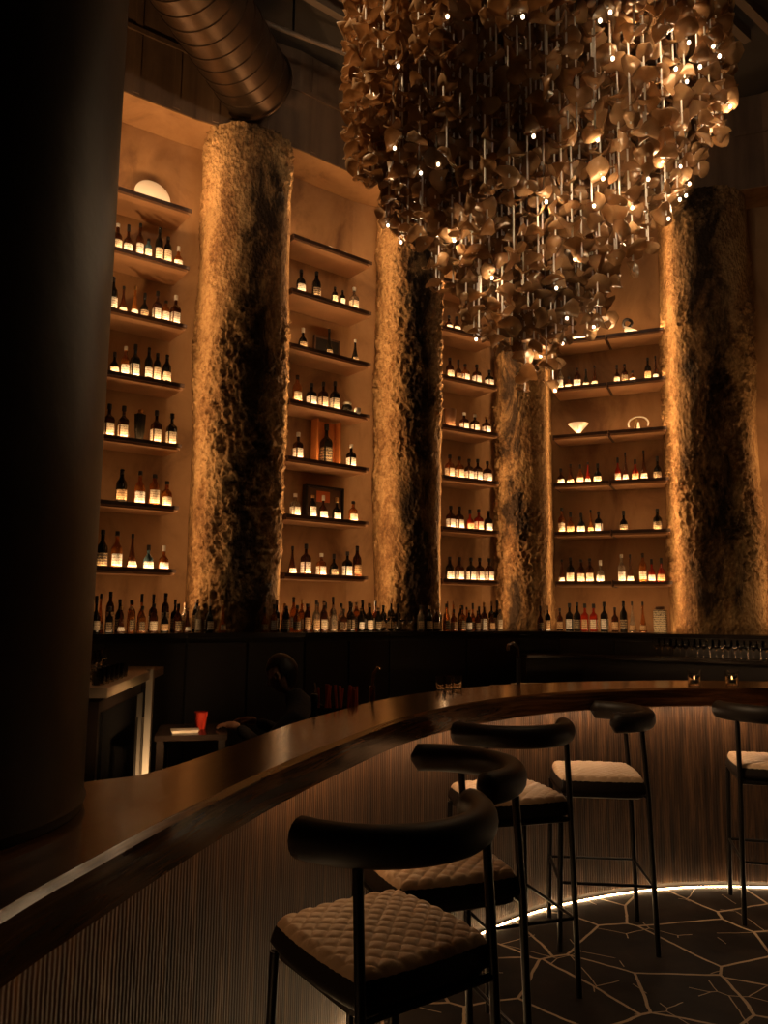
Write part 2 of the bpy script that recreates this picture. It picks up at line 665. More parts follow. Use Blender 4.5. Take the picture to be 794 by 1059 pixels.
def rough_column(cx, cy, r, z0, z1, seed, label, band):
    nt_, nz = 230, 520
    th = np.linspace(0, 2 * PI, nt_, endpoint=False)[None, :]
    z = np.linspace(z0, z1, nz)[:, None]
    X, Y, Z = r * np.cos(th) + 0 * z, r * np.sin(th) + 0 * z, z + 0 * th
    mask = fbm(X * 1.7 + 9, Y * 1.7, Z * .8, 3, seed)
    mask = np.clip((mask - .43) / .14, 0, 1)
    rid = fbm(X * 13, Y * 13, Z * 8, 4, seed + 20, True)
    knob = fbm(X * 34, Y * 34, Z * 28, 2, seed + 40)
    soft = fbm(X * 3, Y * 3, Z * 1.2, 4, seed + 60)
    D = mask * ((rid - .55) * .065 + (knob - .5) * .06) + (1 - mask) * (rid - .55) * .014 + (soft - .5) * .05
    R = r + D - .02
    vs = np.stack([R * np.cos(th), R * np.sin(th), Z - z0], -1).reshape(-1, 3)
    i = np.arange(nz - 1)[:, None] * nt_
    j = np.arange(nt_)[None, :]
    k = (j + 1) % nt_
    fs = np.stack([i + j, i + k, i + nt_ + k, i + nt_ + j], -1).reshape(-1, 4)
    me = bpy.data.meshes.new('rough_column')
    me.from_pydata(vs.tolist(), [], fs.tolist())
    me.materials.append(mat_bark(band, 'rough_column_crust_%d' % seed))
    me.polygons.foreach_set('use_smooth', [True] * len(me.polygons))
    o = obj('rough_column', me, loc=(cx, cy, z0))
    return tag(o, label, 'column', 'crusted columns between the lit shelf alcoves')


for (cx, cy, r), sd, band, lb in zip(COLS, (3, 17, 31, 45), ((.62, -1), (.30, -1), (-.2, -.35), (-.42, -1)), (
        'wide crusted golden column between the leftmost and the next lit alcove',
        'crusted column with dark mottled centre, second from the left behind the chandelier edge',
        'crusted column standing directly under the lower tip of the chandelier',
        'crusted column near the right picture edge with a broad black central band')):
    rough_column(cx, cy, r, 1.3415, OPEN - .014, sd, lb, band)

# ------------------------------------------------------------------ shelves
LB = dict(a1='leftmost alcove', a2='second alcove', a3='third alcove', a4l='right alcove left half',
          a4r='right alcove right half', a5='far right alcove')
ORD = {6: 'top shelf', 5: 'second shelf', 4: 'third shelf', 3: 'fourth shelf', 2: 'fifth shelf',
       1: 'sixth shelf', 0: 'bottom shelf'}
SHELVES = {}


def shelf(key, a, b, z, k, lit=True, ext=(0, 0)):
    d, n = dirs(a, b)
    A, B = v2(a) - d * ext[0], v2(b) + d * ext[1]
    L = (B - A).length
    t = empty('shelf', (A.x, A.y, z), math.atan2(d.y, d.x))
    tag(t, 'dark edged lit wooden %s down in the %s' % (ORD[k] if not key.startswith('a4') else {5: 'top shelf', 4: 'second shelf', 3: 'third shelf', 2: 'fourth shelf', 1: 'fifth shelf', 0: 'bottom shelf'}[k], LB[key]), 'shelf', 'lit bottle shelves')
    MB().box(0, .014, -.040, L, .395, 0).build('board', MT['shelfu'], t)
    MB().box(-.012, 0, -.020, L + .012, .013, .014).build('front_lip', MT['shelf'], t, bevel=.002)
    b2 = MB().box(-.013, .0135, -.041, -.001, .395, .017)
    b2.build('end_lip', MT['shelf'], t)
    if lit:
        o = A + d * .03 - n * .022
        q = B - d * .03 - n * .022
        area('shelf_strip', (o.x, o.y, z + .006), (q.x, q.y, z + .006), P_SHELF, WARM, .010, (-n.x * .55, -n.y * .55, 1), t)
    SHELVES[(key, k)] = (A, B, d, n, z)


for k in range(7): shelf('a1', *A1, SZ[k], k)
for k in range(7): shelf('a2', *A2, SZ[k], k)
for k in range(7): shelf('a3', *A3, SZ[k], k)
m4 = v2(A4[0]).lerp(v2(A4[1]), .485)
m4b = v2(A4[0]).lerp(v2(A4[1]), .515)
for k in range(6):
    shelf('a4l', A4[0], (m4.x, m4.y), SZ[k], k)
    shelf('a4r', (m4b.x, m4b.y), A4[1], SZ[k], k)
for k in (1, 2, 3): shelf('a5', *A5, SZ[k], k)

# brackets that join the two halves in the wide alcove, parts of the left boards
for k in range(6):
    q = [o for o in C.objects if o.name.startswith('shelf') and o.type == 'EMPTY' and 'left half' in o['label']][k]
    Lq = (m4 - v2(A4[0])).length
    MB().box(Lq + .0125, .05, -.05, Lq + .022, .36, .03).build('bracket', MT['shelf'], q)

# soffit wash lights at the head of each alcove and vertical strips in the corners beside the columns
for nm, al, kk in (('a1', A1, 1), ('a2', A2, .55), ('a3', A3, .35), ('a4', A4, .45)):
    d, n = dirs(*al)
    A, B = v2(al[0]), v2(al[1])
    z = SZ[6] + .012 if nm != 'a4' else SZ[5] + .012
    o, q = A - n * .05, B - n * .05
    area('soffit_wash', (o.x, o.y, z), (q.x, q.y, z), P_SOFFIT * kk, WARM, .02, (-n.x * .25, -n.y * .25, 1))

# ------------------------------------------------------------------ back bar
BT = 1.34
bb = offset(front, .42)[1:12]
tag_bb = empty('back_bar_cabinet', (0, 0, 0))
tag(tag_bb, 'long black back bar cabinet curving under the lit alcoves', 'cabinet')
th = offset(front, -.40)[1:12]


def ribbon(poly1, poly2, z0, z1):
    return MB().strip([[(p[0], p[1], z0), (p[0], p[1], z1), (q[0], q[1], z1), (q[0], q[1], z0)] for p, q in zip(poly1, poly2)])


low = offset(front, .62)[1:12]
left_i, right_i = slice(0, 7), slice(6, 11)
ribbon(offset(front, .40)[1:12], offset(front, .0)[1:12], .03, BT - .04).build('body', MT['cab'], tag_bb)
ribbon(offset(front, .43)[1:12], offset(front, -.0)[1:12], BT - .038, BT).build('worktop', MT['cabtop'], tag_bb)
pl = offset(front, .405)
b = MB()
for i in range(1, 11):
    p, q = v2(pl[i]), v2(pl[i + 1])
    L = (q - p).length
    d, n = dirs(pl[i], pl[i + 1])
    k = max(1, round(L / .6))
    for j in range(k):
        a0 = p + d * (j * L / k + .01)
        MB().box(0, -.016, .12, L / k - .02, 0, BT - .08, rot=math.atan2(d.y, d.x), c=(a0.x, a0.y, 0)).build('door', MT['cab'], tag_bb, bevel=.003)
# lower glass shelf counter in front on the right, with steel edge
g0 = [(1.35, 7.95), (2.0, 8.0), (3.05, 7.55), (4.0, 7.0), (5.2, 6.0)]
g1 = offset(g0, .42)
lower = tag(empty('service_counter'), 'low black service counter with steel edge in front of the right alcove', 'counter')
ribbon(g1, g0, .03, 1.10).build('body', MT['cab'], lower)
ribbon(offset(g0, .45), g0, 1.101, 1.13).build('worktop', MT['cabtop'], lower)
mid = [(.95, 6.35), (1.5, 6.42), (2.2, 6.38), (3.0, 6.1)]
sink = tag(empty('sink_unit'), 'dark bar sink unit with a thin steel rim behind the curved bar', 'sink')
ribbon(offset(mid, .30), offset(mid, -.3), .03, .93).build('body', MT['cab'], sink)
ribbon(offset(mid, .325), offset(mid, .30), .935, 1.0).build('steel_rim', MT['satin'], sink)
MB().box(.95, 6.1, .931, 2.9, 6.12, .94).build('splash_bar', MT['steel'], sink)

# light above the back counter, in the alcoves, behind the bottles
for nm, al in (('a1', A1), ('a2', A2), ('a3', A3), ('a4', A4)):
    d, n = dirs(*al)
    A, B = v2(al[0]), v2(al[1])
    o, q = A - n * .02, B - n * .02
    area('ledge_strip', (o.x, o.y, BT + .012), (q.x, q.y, BT + .012), P_LEDGE, WARM, .02, (-n.x * .8, -n.y * .8, 1))
MB_l = ribbon([A1[0], A1[1], A2[0], A2[1], A3[0], A3[1], A4[0], A4[1]], offset([A1[0], A1[1], A2[0], A2[1], A3[0], A3[1], A4[0], A4[1]], -.40), BT - .06, BT - .005)
tag(MB_l.build('trim_3', MT['shelf']), kind='structure')

# slim vertical strips floating just before each alcove corner, aimed at the columns
def vstrip(x, y, z0, z1, aim, p, name='corner_strip'):
    area(name, (x, y, z0), (x, y, z1), p, WARM, .015, aim)


FRONT_OFF = .10
for al, (l, r) in ((A1, (0, 1)), (A2, (.35, 1.0)), (A3, (.35, .9)), (A4, (.22, .9)), (A5, (.6, 0))):
    d, n = dirs(*al)
    A, B = v2(al[0]), v2(al[1])
    if l:
        q = A - d * .02 + n * FRONT_OFF * .5
        vstrip(q.x, q.y, 1.4, 3.6 if al is A5 else 5.9, -d * 1.0 - n * .35, P_COLUMN * l)
    if r:
        q = B + d * .0 + n * FRONT_OFF
        vstrip(q.x, q.y, 1.4, 5.9, d * 1.0 - n * .35, P_COLUMN * r)

# ------------------------------------------------------------------ bottles
def glassmat(name, col, trans, rough=.08):
    return pmat(name, col, rough, trans=trans, ior=1.45)


GL = dict(
    dark=glassmat('dark_green_glass', (.012, .010, .007), 0),
    brown=glassmat('brown_glass', (.10, .03, .010), .35),
    amber=glassmat('amber_spirit_glass', (.75, .26, .05), .75),
    red=glassmat('red_spirit_glass', (.75, .06, .02), .6),
    clear=glassmat('pale_spirit_glass', (.80, .66, .48), .7),
    blue=glassmat('blue_gin_glass', (.22, .42, .50), .55),
)
GNAME = dict(dark='dark', brown='brown', amber='amber', red='red', clear='pale', blue='bluish')
LABM = [mat_label('cream_label', (.90, .80, .62), (.45, .32, .2)), mat_label('white_label', (.93, .90, .82), (.4, .36, .3)),
        mat_label('tan_label', (.75, .52, .28), (.3, .15, .07)), mat_label('black_label', (.10, .07, .05), (.5, .38, .2))]
LNAME = ['cream label', 'white label', 'tan label', 'black label']
CAPM = [pmat('black_cap', (.015, .012, .01), .4), pmat('cork_stopper', (.35, .20, .10), .7), pmat('gold_cap', (.7, .45, .18), .3, metal=1),
        pmat('white_cap', (.8, .74, .64), .4)]
# profile: (r, z) for a bottle 0.30 m tall; label z range; square?
KIND = {
    'wine': dict(p=[(.030, 0), (.037, .004), (.038, .01), (.038, .165), (.034, .19), (.020, .215), (.0145, .235), (.0140, .285), (.0165, .288), (.0165, .296)], lab=(.035, .12), cap=(.0150, .255, .302), n=16),
    'round': dict(p=[(.034, 0), (.041, .004), (.042, .012), (.042, .155), (.038, .175), (.024, .196), (.0155, .212), (.0145, .262), (.0165, .265)], lab=(.022, .118), cap=(.0175, .262, .300), n=16),
    'square': dict(p=[(.046, 0), (.052, .005), (.053, .012), (.053, .160), (.046, .180), (.024, .200), (.017, .212), (.0155, .255)], lab=(.022, .125), cap=(.0200, .252, .300), n=4),
    'squat': dict(p=[(.050, 0), (.062, .006), (.064, .02), (.062, .10), (.054, .140), (.030, .170), (.019, .188), (.0175, .235)], lab=(.025, .098), cap=(.0235, .232, .300), n=16),
    'bell': dict(p=[(.052, 0), (.061, .005), (.061, .015), (.048, .07), (.031, .130), (.020, .180), (.0155, .215), (.0150, .265)], lab=(.020, .070), cap=(.0185, .262, .300), n=16),
    'slim': dict(p=[(.026, 0), (.031, .004), (.032, .01), (.031, .19), (.025, .212), (.0140, .232), (.0130, .268)], lab=(.03, .15), cap=(.0145, .262, .300), n=14),
}
KNAME = dict(wine='wine-shaped', round='round-shouldered', square='square', squat='squat', bell='bell-shaped', slim='slim')
MESHES = {}


def bottle_meshes(kind, g, lab, cap, rough=False):
    K = KIND[kind]
    key = (kind, g)
    if key not in MESHES:
        mb = MB()
        if K['n'] == 4:                      # square body with chamfered corners
            rings = []
            for r, z in K['p']:
                rr, ch = r * .80, r * .80 * .22
                if r < .03: ch = rr * .45
                pts = [(rr, -rr + ch), (rr, rr - ch), (rr - ch, rr), (-rr + ch, rr), (-rr, rr - ch), (-rr, -rr + ch), (-rr + ch, -rr), (rr - ch, -rr)]
                rings.append([(x, y, z) for x, y in pts])
            mb.strip(rings)
        else:
            mb.lathe(K['p'], K['n'])
        MESHES[key] = mb.mesh('bottle', GL[g], smooth=35)
    if (kind, 'lab', lab) not in MESHES:
        z0, z1 = K['lab']
        mb = MB()
        if K['n'] == 4:
            rr = .053 * .80 + .0012
            w = rr * .74
            mb.box(-w, -rr, z0, w, -rr + .0011, z1)
            mb.box(-rr, -w, z0, -rr + .0011, w, z1)
            mb.box(rr - .0011, -w, z0, rr, w, z1)
        else:
            def rad(z):
                P = K['p']
                for (r0, q0), (r1, q1) in zip(P, P[1:]):
                    if q0 <= z <= q1 and q1 > q0: return r0 + (r1 - r0) * (z - q0) / (q1 - q0)
                return P[0][0]
            outer = [(rad(z0 + (z1 - z0) * i / 4) + .0012, z0 + (z1 - z0) * i / 4) for i in range(5)]
            inner = [(r - .0010, z) for r, z in outer[::-1]]
            mb.lathe(outer + inner + [outer[0]], 12, a0=-PI / 2 - 1.15, a1=-PI / 2 + 1.15, caps=False)
        MESHES[(kind, 'lab', lab)] = mb.mesh('label', LABM[lab], smooth=35)
    if (kind, 'cap', cap) not in MESHES:
        r, z0, z1 = K['cap']
        MESHES[(kind, 'cap', cap)] = MB().lathe([(r * .9, z0), (r, z0 + .003), (r, z1 - .003), (r * .88, z1)], 12).mesh('stopper', CAPM[cap], smooth=35)
    return MESHES[key], MESHES[(kind, 'lab', lab)], MESHES[(kind, 'cap', cap)]


def bottle(x, y, z, rz, h, kind, g, lab, cap, label, group, wide=1.0):
    a, l, c = bottle_meshes(kind, g, lab, cap)
    s = h / .30
    r = obj('bottle', a, None, (x, y, z), rz, (s * wide, s * wide, s))
    if lab is not None:
        obj('paper_label', l, r)
    obj('stopper', c, r)
    return tag(r, label, 'bottle', group)


NUM = ['first', 'second', 'third', 'fourth', 'fifth', 'sixth', 'seventh', 'eighth', 'ninth', 'tenth', 'eleventh', 'twelfth',
       'thirteenth', 'fourteenth', 'fifteenth', 'sixteenth', 'seventeenth', 'eighteenth', 'nineteenth', 'twentieth',
       'twenty-first', 'twenty-second', 'twenty-third', 'twenty-fourth', 'twenty-fifth', 'twenty-sixth', 'twenty-seventh', 'twenty-eighth', 'twenty-ninth', 'thirtieth']

CODE = dict(w='wine', r='round', q='square', s='squat', b='bell', t='slim')
GC = dict(d='dark', n='brown', a='amber', r='red', c='clear', u='blue')


def hit_shelf(px, A, d, z, back):
    """plan position on the shelf (a distance back behind its front edge) seen at picture column px"""
    n = Vector((d.y, -d.x, 0))
    P = A - n * back
    # intersect vertical plane through camera containing column px at height z with line P + s d
    lo, hi = -1.0, 3.0
    for _ in range(40):
        m = (lo + hi) / 2
        q = P + d * m
        w = Vector((q.x, q.y, z - CAM_H))
        x = 397 + F_PX * w.dot(Rv) / w.dot(Fv)
        if x < px: lo = m
        else: hi = m
    return m


def fill(key, k, items, back=.080):
    A, B, d, n, z = SHELVES[(key, k)]
    L = (B - A).length
    rz = math.atan2(d.y, d.x)
    where = '%s, %s' % (ORD[k] if not key.startswith('a4') else {5: 'top shelf', 4: 'second shelf', 3: 'third shelf', 2: 'fourth shelf', 1: 'fifth shelf', 0: 'bottom shelf'}[k], LB[key])
    S0 = [hit_shelf(it[0], A, d, z + .05, back) for it in items]
    prev = -1
    for i, (px, hp, code, lab, cap) in enumerate(items):
        s = hit_shelf(px, A, d, z + .05, back)
        Y = (A + d * s).y
        te = (z - CAM_H) / Y
        h = hp * Y / F_PX * (1.0 + .2 * te) + back * te + .012
        kind, g = CODE[code[0]], GC[code[1]]
        r0 = max(r for r, _ in KIND[kind]['p']) * h / .30 * (.80 if kind == 'square' else 1)
        gap = min([abs(S0[i] - q) for j, q in enumerate(S0) if j != i] + [.3])
        wide = min(1.5, gap * .44 / r0, (.040 if kind == 'square' else .045) / r0)
        rad = r0 * wide
        s = min(max(s, rad + .004), L - rad - .004)
        s = max(s, prev + rad + .003)
        if s > L - rad: break
        prev = s + rad
        p = A + d * s - n * back
        bottle(p.x, p.y, z + .0005, rz + random.uniform(-.08, .08), h, kind, g, lab, cap,
               '%s %s bottle, %s from left, %s' % (GNAME[g], KNAME[kind], NUM[i], where), 'bottles on the lit alcove shelves', wide=wide)


fill('a1', 5, [(121, 24, 'rn', 0, 3), (132, 26, 'sn', 1, 0), (144, 31, 'rn', 1, 0), (153, 17, 'tu', 1, 0), (164, 32, 'wd', 0, 0), (173, 25, 'td', 0, 0), (184, 18, 'sa', 1, 3)])
fill('a1', 4, [(116, 32, 'wd', 1, 0), (127, 25, 'bn', 0, 0), (139, 28, 'ba', 1, 2), (149, 23, 'sd', 3, 0), (162, 28, 'qn', 1, 0), (171, 20, 'ta', 1, 0), (181, 28, 'qn', 1, 3)])
fill('a1', 3, [(118, 20, 'sd', 0, 0), (129, 28, 'ra', 1, 3), (139, 32, 'qd', 1, 0), (153, 31, 'wd', 1, 0), (162, 27, 'td', 0, 0), (172, 27, 'wd', 0, 0)])
fill('a1', 2, [(112, 32, 'qn', 0, 0), (127, 32, 'qn', 0, 0), (161, 32, 'qn', 0, 0), (177, 31, 'qd', 0, 0)])
fill('a1', 1, [(125, 33, 'wd', 2, 0), (144, 33, 'ra', 1, 0), (159, 31, 'ta', 0, 0), (172, 25, 'ra', 0, 0)])
fill('a1', 0, [(105, 38, 'rd', 3, 0), (120, 37, 'ra', 1, 0), (136, 35, 'bn', 1, 0), (153, 24, 'su', 1, 0), (169, 24, 'sa', 1, 3)])
fill('a2', 5, [(311, 22, 'rd', 1, 0), (327, 25, 'wd', 3, 0), (346, 15, 'td', 0, 0), (354, 14, 'td', 1, 0), (366, 21, 'qc', 0, 3)])
fill('a2', 4, [(313, 19, 'sd', 3, 3), (340, 25, 'bd', 3, 0), (367, 21, 'bd', 3, 3)])
fill('a2', 3, [(307, 26, 'wa', 0, 0), (322, 21, 'qd', 1, 0), (334, 25, 'qn', 0, 0), (346, 28, 'qd', 0, 0)])
fill('a2', 2, [(308, 26, 'qn', 1, 3), (363, 22, 'qd', 1, 3)])
fill('a2', 1, [(305, 22, 'qc', 1, 3), (323, 22, 'td', 1, 2), (334, 23, 'sn', 1, 3), (348, 22, 'sd', 1, 2), (365, 20, 'ra', 0, 0)])
fill('a2', 0, [(302, 28, 'bn', 1, 0), (316, 31, 'qn', 1, 0), (332, 22, 'qa', 1, 3), (345, 22, 'sd', 3, 0), (359, 25, 'qd', 1, 0), (369, 31, 'wn', 2, 0)])
fill('a3', 5, [(464, 12, 'sn', 1, 0), (472, 13, 'sn', 1, 0), (480, 12, 'sn', 1, 0), (487, 13, 'rn', 1, 0), (494, 13, 'sn', 1, 0)])
fill('a3', 4, [(465, 19, 'rn', 0, 0), (474, 19, 'sn', 3, 0), (481, 16, 'qa', 1, 0), (493, 18, 'qn', 1, 0), (506, 15, 'qd', 1, 0)])
fill('a3', 3, [(480, 16, 'qn', 1, 3), (491, 16, 'qn', 1, 3), (503, 16, 'qn', 1, 2)])
fill('a3', 2, [(465, 22, 'qa', 0, 0), (475, 21, 'qa', 0, 0), (485, 20, 'qn', 1, 0), (494, 21, 'qn', 1, 0), (504, 20, 'qn', 1, 0)])
fill('a3', 1, [(466, 22, 'qn', 1, 0), (475, 22, 'qn', 1, 0), (486, 20, 'sr', 2, 0), (495, 21, 'qr', 0, 0), (505, 20, 'rd', 1, 0)])
fill('a3', 0, [(465, 23, 'rd', 1, 0), (475, 23, 'qn', 1, 0), (487, 23, 'qd', 1, 0), (496, 23, 'qn', 1, 0), (506, 23, 'qn', 1, 0)])
fill('a4l', 4, [(579, 22, 'rc', 1, 3), (588, 10, 'sa', 0, 0), (597, 18, 'wn', 1, 0), (606, 16, 'bd', 0, 0), (615, 19, 'bn', 0, 0)])
fill('a4l', 2, [(580, 15, 'sn', 1, 0), (590, 19, 'bn', 0, 0), (600, 18, 'sa', 0, 0), (608, 20, 'br', 0, 0), (618, 18, 'sd', 0, 0)])
fill('a4l', 1, [(581, 25, 'ra', 0, 0), (590, 20, 'sa', 2, 0), (601, 19, 'sd', 1, 0), (611, 22, 'ba', 2, 0), (619, 20, 'qd', 1, 0)])
fill('a4l', 0, [(581, 23, 'bn', 1, 0), (590, 25, 'rd', 0, 0), (601, 23, 'rn', 0, 0), (610, 24, 'rn', 0, 0), (621, 22, 'sc', 1, 3)])
fill('a4r', 4, [(638, 17, 'sn', 0, 0), (646, 17, 'rn', 3, 0), (654, 9, 'sa', 1, 0), (670, 21, 'rd', 2, 0), (678, 22, 'bn', 1, 0)])
fill('a4r', 2, [(639, 23, 'sr', 0, 0), (647, 28, 'bn', 1, 0), (657, 20, 'sr', 2, 0), (666, 29, 'bn', 1, 0), (680, 22, 'sd', 3, 0)])
fill('a4r', 1, [(645, 20, 'sd', 3, 0), (680, 21, 'rd', 3, 0)])
fill('a4r', 0, [(643, 28, 'rc', 1, 3), (652, 28, 'bn', 1, 0), (665, 29, 'wa', 0, 0), (674, 23, 'sr', 1, 0), (684, 24, 'sr', 2, 0)])


def on_shelf(key, k, px, back=.09):
    A, B, d, n, z = SHELVES[(key, k)]
    s = hit_shelf(px, A, d, z + .05, back)
    p = A + d * s - n * back
    return Vector((p.x, p.y, z + .0005)), math.atan2(d.y, d.x)


# display pieces on the shelves ------------------------------------------------
p, rz = on_shelf('a1', 6, 156, .31)
b = MB().lathe([(.0, 0), (.02, .0), (.165, .028), (.17, .034), (.165, .036), (.02, .010), (0, .009)], 40)
pl_ = b.build('display_plate', MT['white'], None, smooth=40)
pl_.rotation_euler = (math.radians(80), 0, rz); pl_.location = p + Vector((0, 0, .013))
st = MB().box(-.05, -.03, 0, .05, .05, .010)
tag(pl_, 'white round plate propped up on the top shelf of the leftmost alcove', 'plate')
pl_.location = p + Vector((0, 0, .001 - min((Matrix.Rotation(math.radians(80), 4, 'X') @ Vector(v.co)).z for v in pl_.data.vertices)))

p, rz = on_shelf('a1', 2, 144)
b = MB().lathe([(.030, 0), (.034, .004), (.034, .02), (.045, .10), (.052, .24), (.050, .245), (.042, .10), (.030, .02), (0, .018)], 8)
t = tag(b.build('tall_decanter', GL['dark'], None, loc=p, rz=rz), 'tall black flared decanter among four bottles in the leftmost alcove', 'decanter')
MB().lathe([(.046, .238), (.047, .246), (.02, .262), (.018, .275), (.026, .285), (.012, .296)], 8).build('stopper', CAPM[2], t)

p, rz = on_shelf('a2', 6, 344, .135)
t = tag(empty('open_book', p, rz), 'open white book lying flat on the top shelf of the second alcove', 'book')
for s in (-1, 1):
    rings = []
    for i in range(9):
        u = i / 8
        x = s * u * .23
        zt = .012 + .030 * math.sin(PI * min(1, u * 1.15)) * (1 - u * .4)
        rings.append([(x, -.10, .002), (x, -.10, zt), (x, .10, zt), (x, .10, .002)])
    MB().strip(rings).build('page_block', MT['white'], t)
MB().box(-.24, -.108, 0, .24, .108, .0018).build('cover', MT['shelf'], t)

p, rz = on_shelf('a2', 4, 338, .27)
t = tag(empty('framed_picture', p, rz), 'small dark picture frame behind bottles on the third shelf of the second alcove', 'frame')
MB().box(-.14, 0, .001, .14, .02, .25).build('panel', CAPM[0], t)
for q in ((-.16, -.004, .0005, -.14, .024, .27), (.14, -.004, .0005, .16, .024, .27), (-.14, -.004, .25, .14, .024, .27)):
    MB().box(*q).build('frame_bar', MT['shelf'], t)

p, rz = on_shelf('a2', 3, 359)
t = tag(empty('dome_decanter', p, rz), 'small domed glass decanter with white base on the second alcove shelf', 'decanter')
MB().lathe([(.0, 0), (.045, 0), (.055, .01), (.06, .04), (.05, .08), (.03, .105), (.0, .115)], 20).build('body', GL['dark'], t, smooth=40)
MB().lathe([(.032, .100), (.045, .108), (.040, .122), (0, .126)], 20).build('lid', MT['white'], t, smooth=40)
p, rz = on_shelf('a2', 3, 367)
p2 = p + Vector((.03, -.075, 0))
tag(MB().lathe([(0, 0), (.02, 0), (.034, .015), (.036, .04), (.03, .06), (0, .068)], 18).build('round_jar', MT['white'], None, smooth=40, loc=p2),
    'small round white jar beside the domed decanter in the second alcove', 'jar')

# tall presentation box with a dark bottle
p, rz = on_shelf('a2', 2, 337, .17)
t = tag(empty('presentation_box', p, rz), 'tall open orange wooden presentation box in the second alcove', 'box')
orange = pmat('orange_box_wood', (.50, .17, .045), .4, vary=.25, bscale=12)
MB().box(-.13, .045, .001, .13, .06, .46).build('back_panel', orange, t)
MB().box(-.145, -.05, .001, -.13, .06, .46).build('side_panel', orange, t)
MB().box(.13, -.05, .001, .145, .06, .46).build('side_panel', orange, t)
MB().box(-.13, -.05, .001, .13, .045, .014).build('base_panel', orange, t)
A_, B_, d_, n_, z_ = SHELVES[('a2', 2)]
q = p + n_ * .0
bottle(q.x, q.y, p.z + .0145, rz, .42, 'square', 'dark', 3, 0, 'large black square bottle standing in the tall orange box', 'bottles on the lit alcove shelves', wide=.85)

p, rz = on_shelf('a2', 1, 337, .26)
t = tag(empty('display_case', p, rz), 'dark framed case with orange inlay behind bottles in the second alcove', 'case')
redw = pmat('orange_inlay', (.42, .10, .025), .35)
MB().box(-.24, 0, .001, .18, .03, .34).build('panel', MT['shelf'], t)
MB().box(-.12, -.004, .20, .04, -.001, .31).build('inlay', redw, t)
for q in ((-.26, -.03, .0005, -.242, .04, .36), (.182, -.03, .0005, .20, .04, .36), (-.242, -.03, .342, .182, .04, .36)):
    MB().box(*q).build('frame_bar', CAPM[0], t)

p, rz = on_shelf('a3', 3, 465)
t = tag(MB().lathe([(0, 0), (.050, 0), (.056, .01), (.064, .12), (.070, .21), (.066, .215), (.060, .12), (.050, .02), (0, .018)], 26).build('brown_vase', pmat('brown_vase_glaze', (.20, .10, .05), .35), None, smooth=40, loc=p),
        'brown cylindrical vase left of three small bottles in the third alcove', 'vase')

p, rz = on_shelf('a4l', 5, 601)
rings = []
b = MB()
for i in range(13):
    u = i / 12 * 2 - 1
    w = .085 * math.sqrt(max(.02, 1 - u * u))
    zz = .012 + .10 * abs(u) ** 1.8 * (1 if u > 0 else .45)
    rings.append([(u * .19, -w, zz + .016), (u * .19, 0, zz), (u * .19, w, zz + .016), (u * .19, 0, zz + .010)])
b.strip(rings)
b.lathe([(.045, 0), (.03, .012), (.02, .02)], 16)
tag(b.build('shell_dish', MT['white'], None, loc=p, rz=rz), 'white curved shell dish on the top shelf below the chandelier', 'dish')

p, rz = on_shelf('a4r', 5, 654)
t = tag(empty('sculpture', p, rz), 'white sculpture with a dark knot on top at the top right shelf', 'sculpture')
b = MB()
b.strip([[(-.085, -.05, .0), (-.085, .05, .0), (-.08, .05, .10), (-.08, -.05, .10)], [(-.02, -.05, 0), (-.02, .05, 0), (-.02, .04, .075), (-.02, -.04, .075)],
         [(.04, -.045, 0), (.04, .045, 0), (.04, .04, .04), (.04, -.04, .04)], [(.10, -.03, 0), (.10, .03, 0), (.10, .02, .02), (.10, -.02, .02)]])
b.build('white_base', MT['white'], t, bevel=.006)
MB().tube([(-.04 + .045 * math.cos(a) - .01, .02 * math.sin(2 * a), .135 + .05 * math.sin(a)) for a in [2 * PI * i / 20 for i in range(21)]], .017, 8).build('dark_knot', CAPM[0], t, smooth=60)

p, rz = on_shelf('a4l', 3, 598)
tag(MB().lathe([(0, 0), (.028, 0), (.030, .006), (.018, .02), (.03, .045), (.11, .135), (.112, .14), (.104, .138), (.02, .045), (0, .04)], 30).build('cone_bowl', MT['white'], None, smooth=35, loc=p),
    'white cone-shaped bowl in the left half of the right alcove', 'bowl')
p, rz = on_shelf('a4r', 3, 660)
t = tag(empty('ring_sculpture', p, rz), 'white ring sculpture with upright stems in the right half alcove', 'sculpture')
MB().tube([(.105 * math.cos(a), 0, .078 + .078 * math.sin(a) + .008) for a in [-.45 + (PI + .9) * i / 24 for i in range(25)]], .008, 8).build('ring', MT['white'], t, smooth=60)
MB().lathe([(0, 0), (.05, 0), (.05, .008), (.02, .016), (.016, .05), (.01, .10)], 16).build('stem', MT['white'], t, smooth=40)
MB().tube([(-.05, 0, .01), (-.03, 0, .08), (-.02, 0, .14)], .008, 8).build('side_stem', CAPM[2], t, smooth=60)

# bottles along the back counter -------------------------------------------------
kinds = ['wine', 'round', 'square', 'squat', 'bell', 'slim', 'round', 'square']
glc = ['dark', 'dark', 'brown', 'amber', 'dark', 'brown', 'clear', 'amber']
fl = offset(front, .0)


def path_pts(poly):
    P = [v2(p) for p in poly]
    L = [0]
    for a, b_ in zip(P, P[1:]): L.append(L[-1] + (b_ - a).length)
    return P, L


def along(P, L, s):
    for i in range(len(P) - 1):
        if s <= L[i + 1] or i == len(P) - 2:
            u = (s - L[i]) / (L[i + 1] - L[i])
            d = (P[i + 1] - P[i]).normalized()
            return P[i].lerp(P[i + 1], u), d


def px_of(p):
    w = Vector((p[0], p[1], p[2] - CAM_H))
    return 397 + F_PX * w.dot(Rv) / w.dot(Fv)


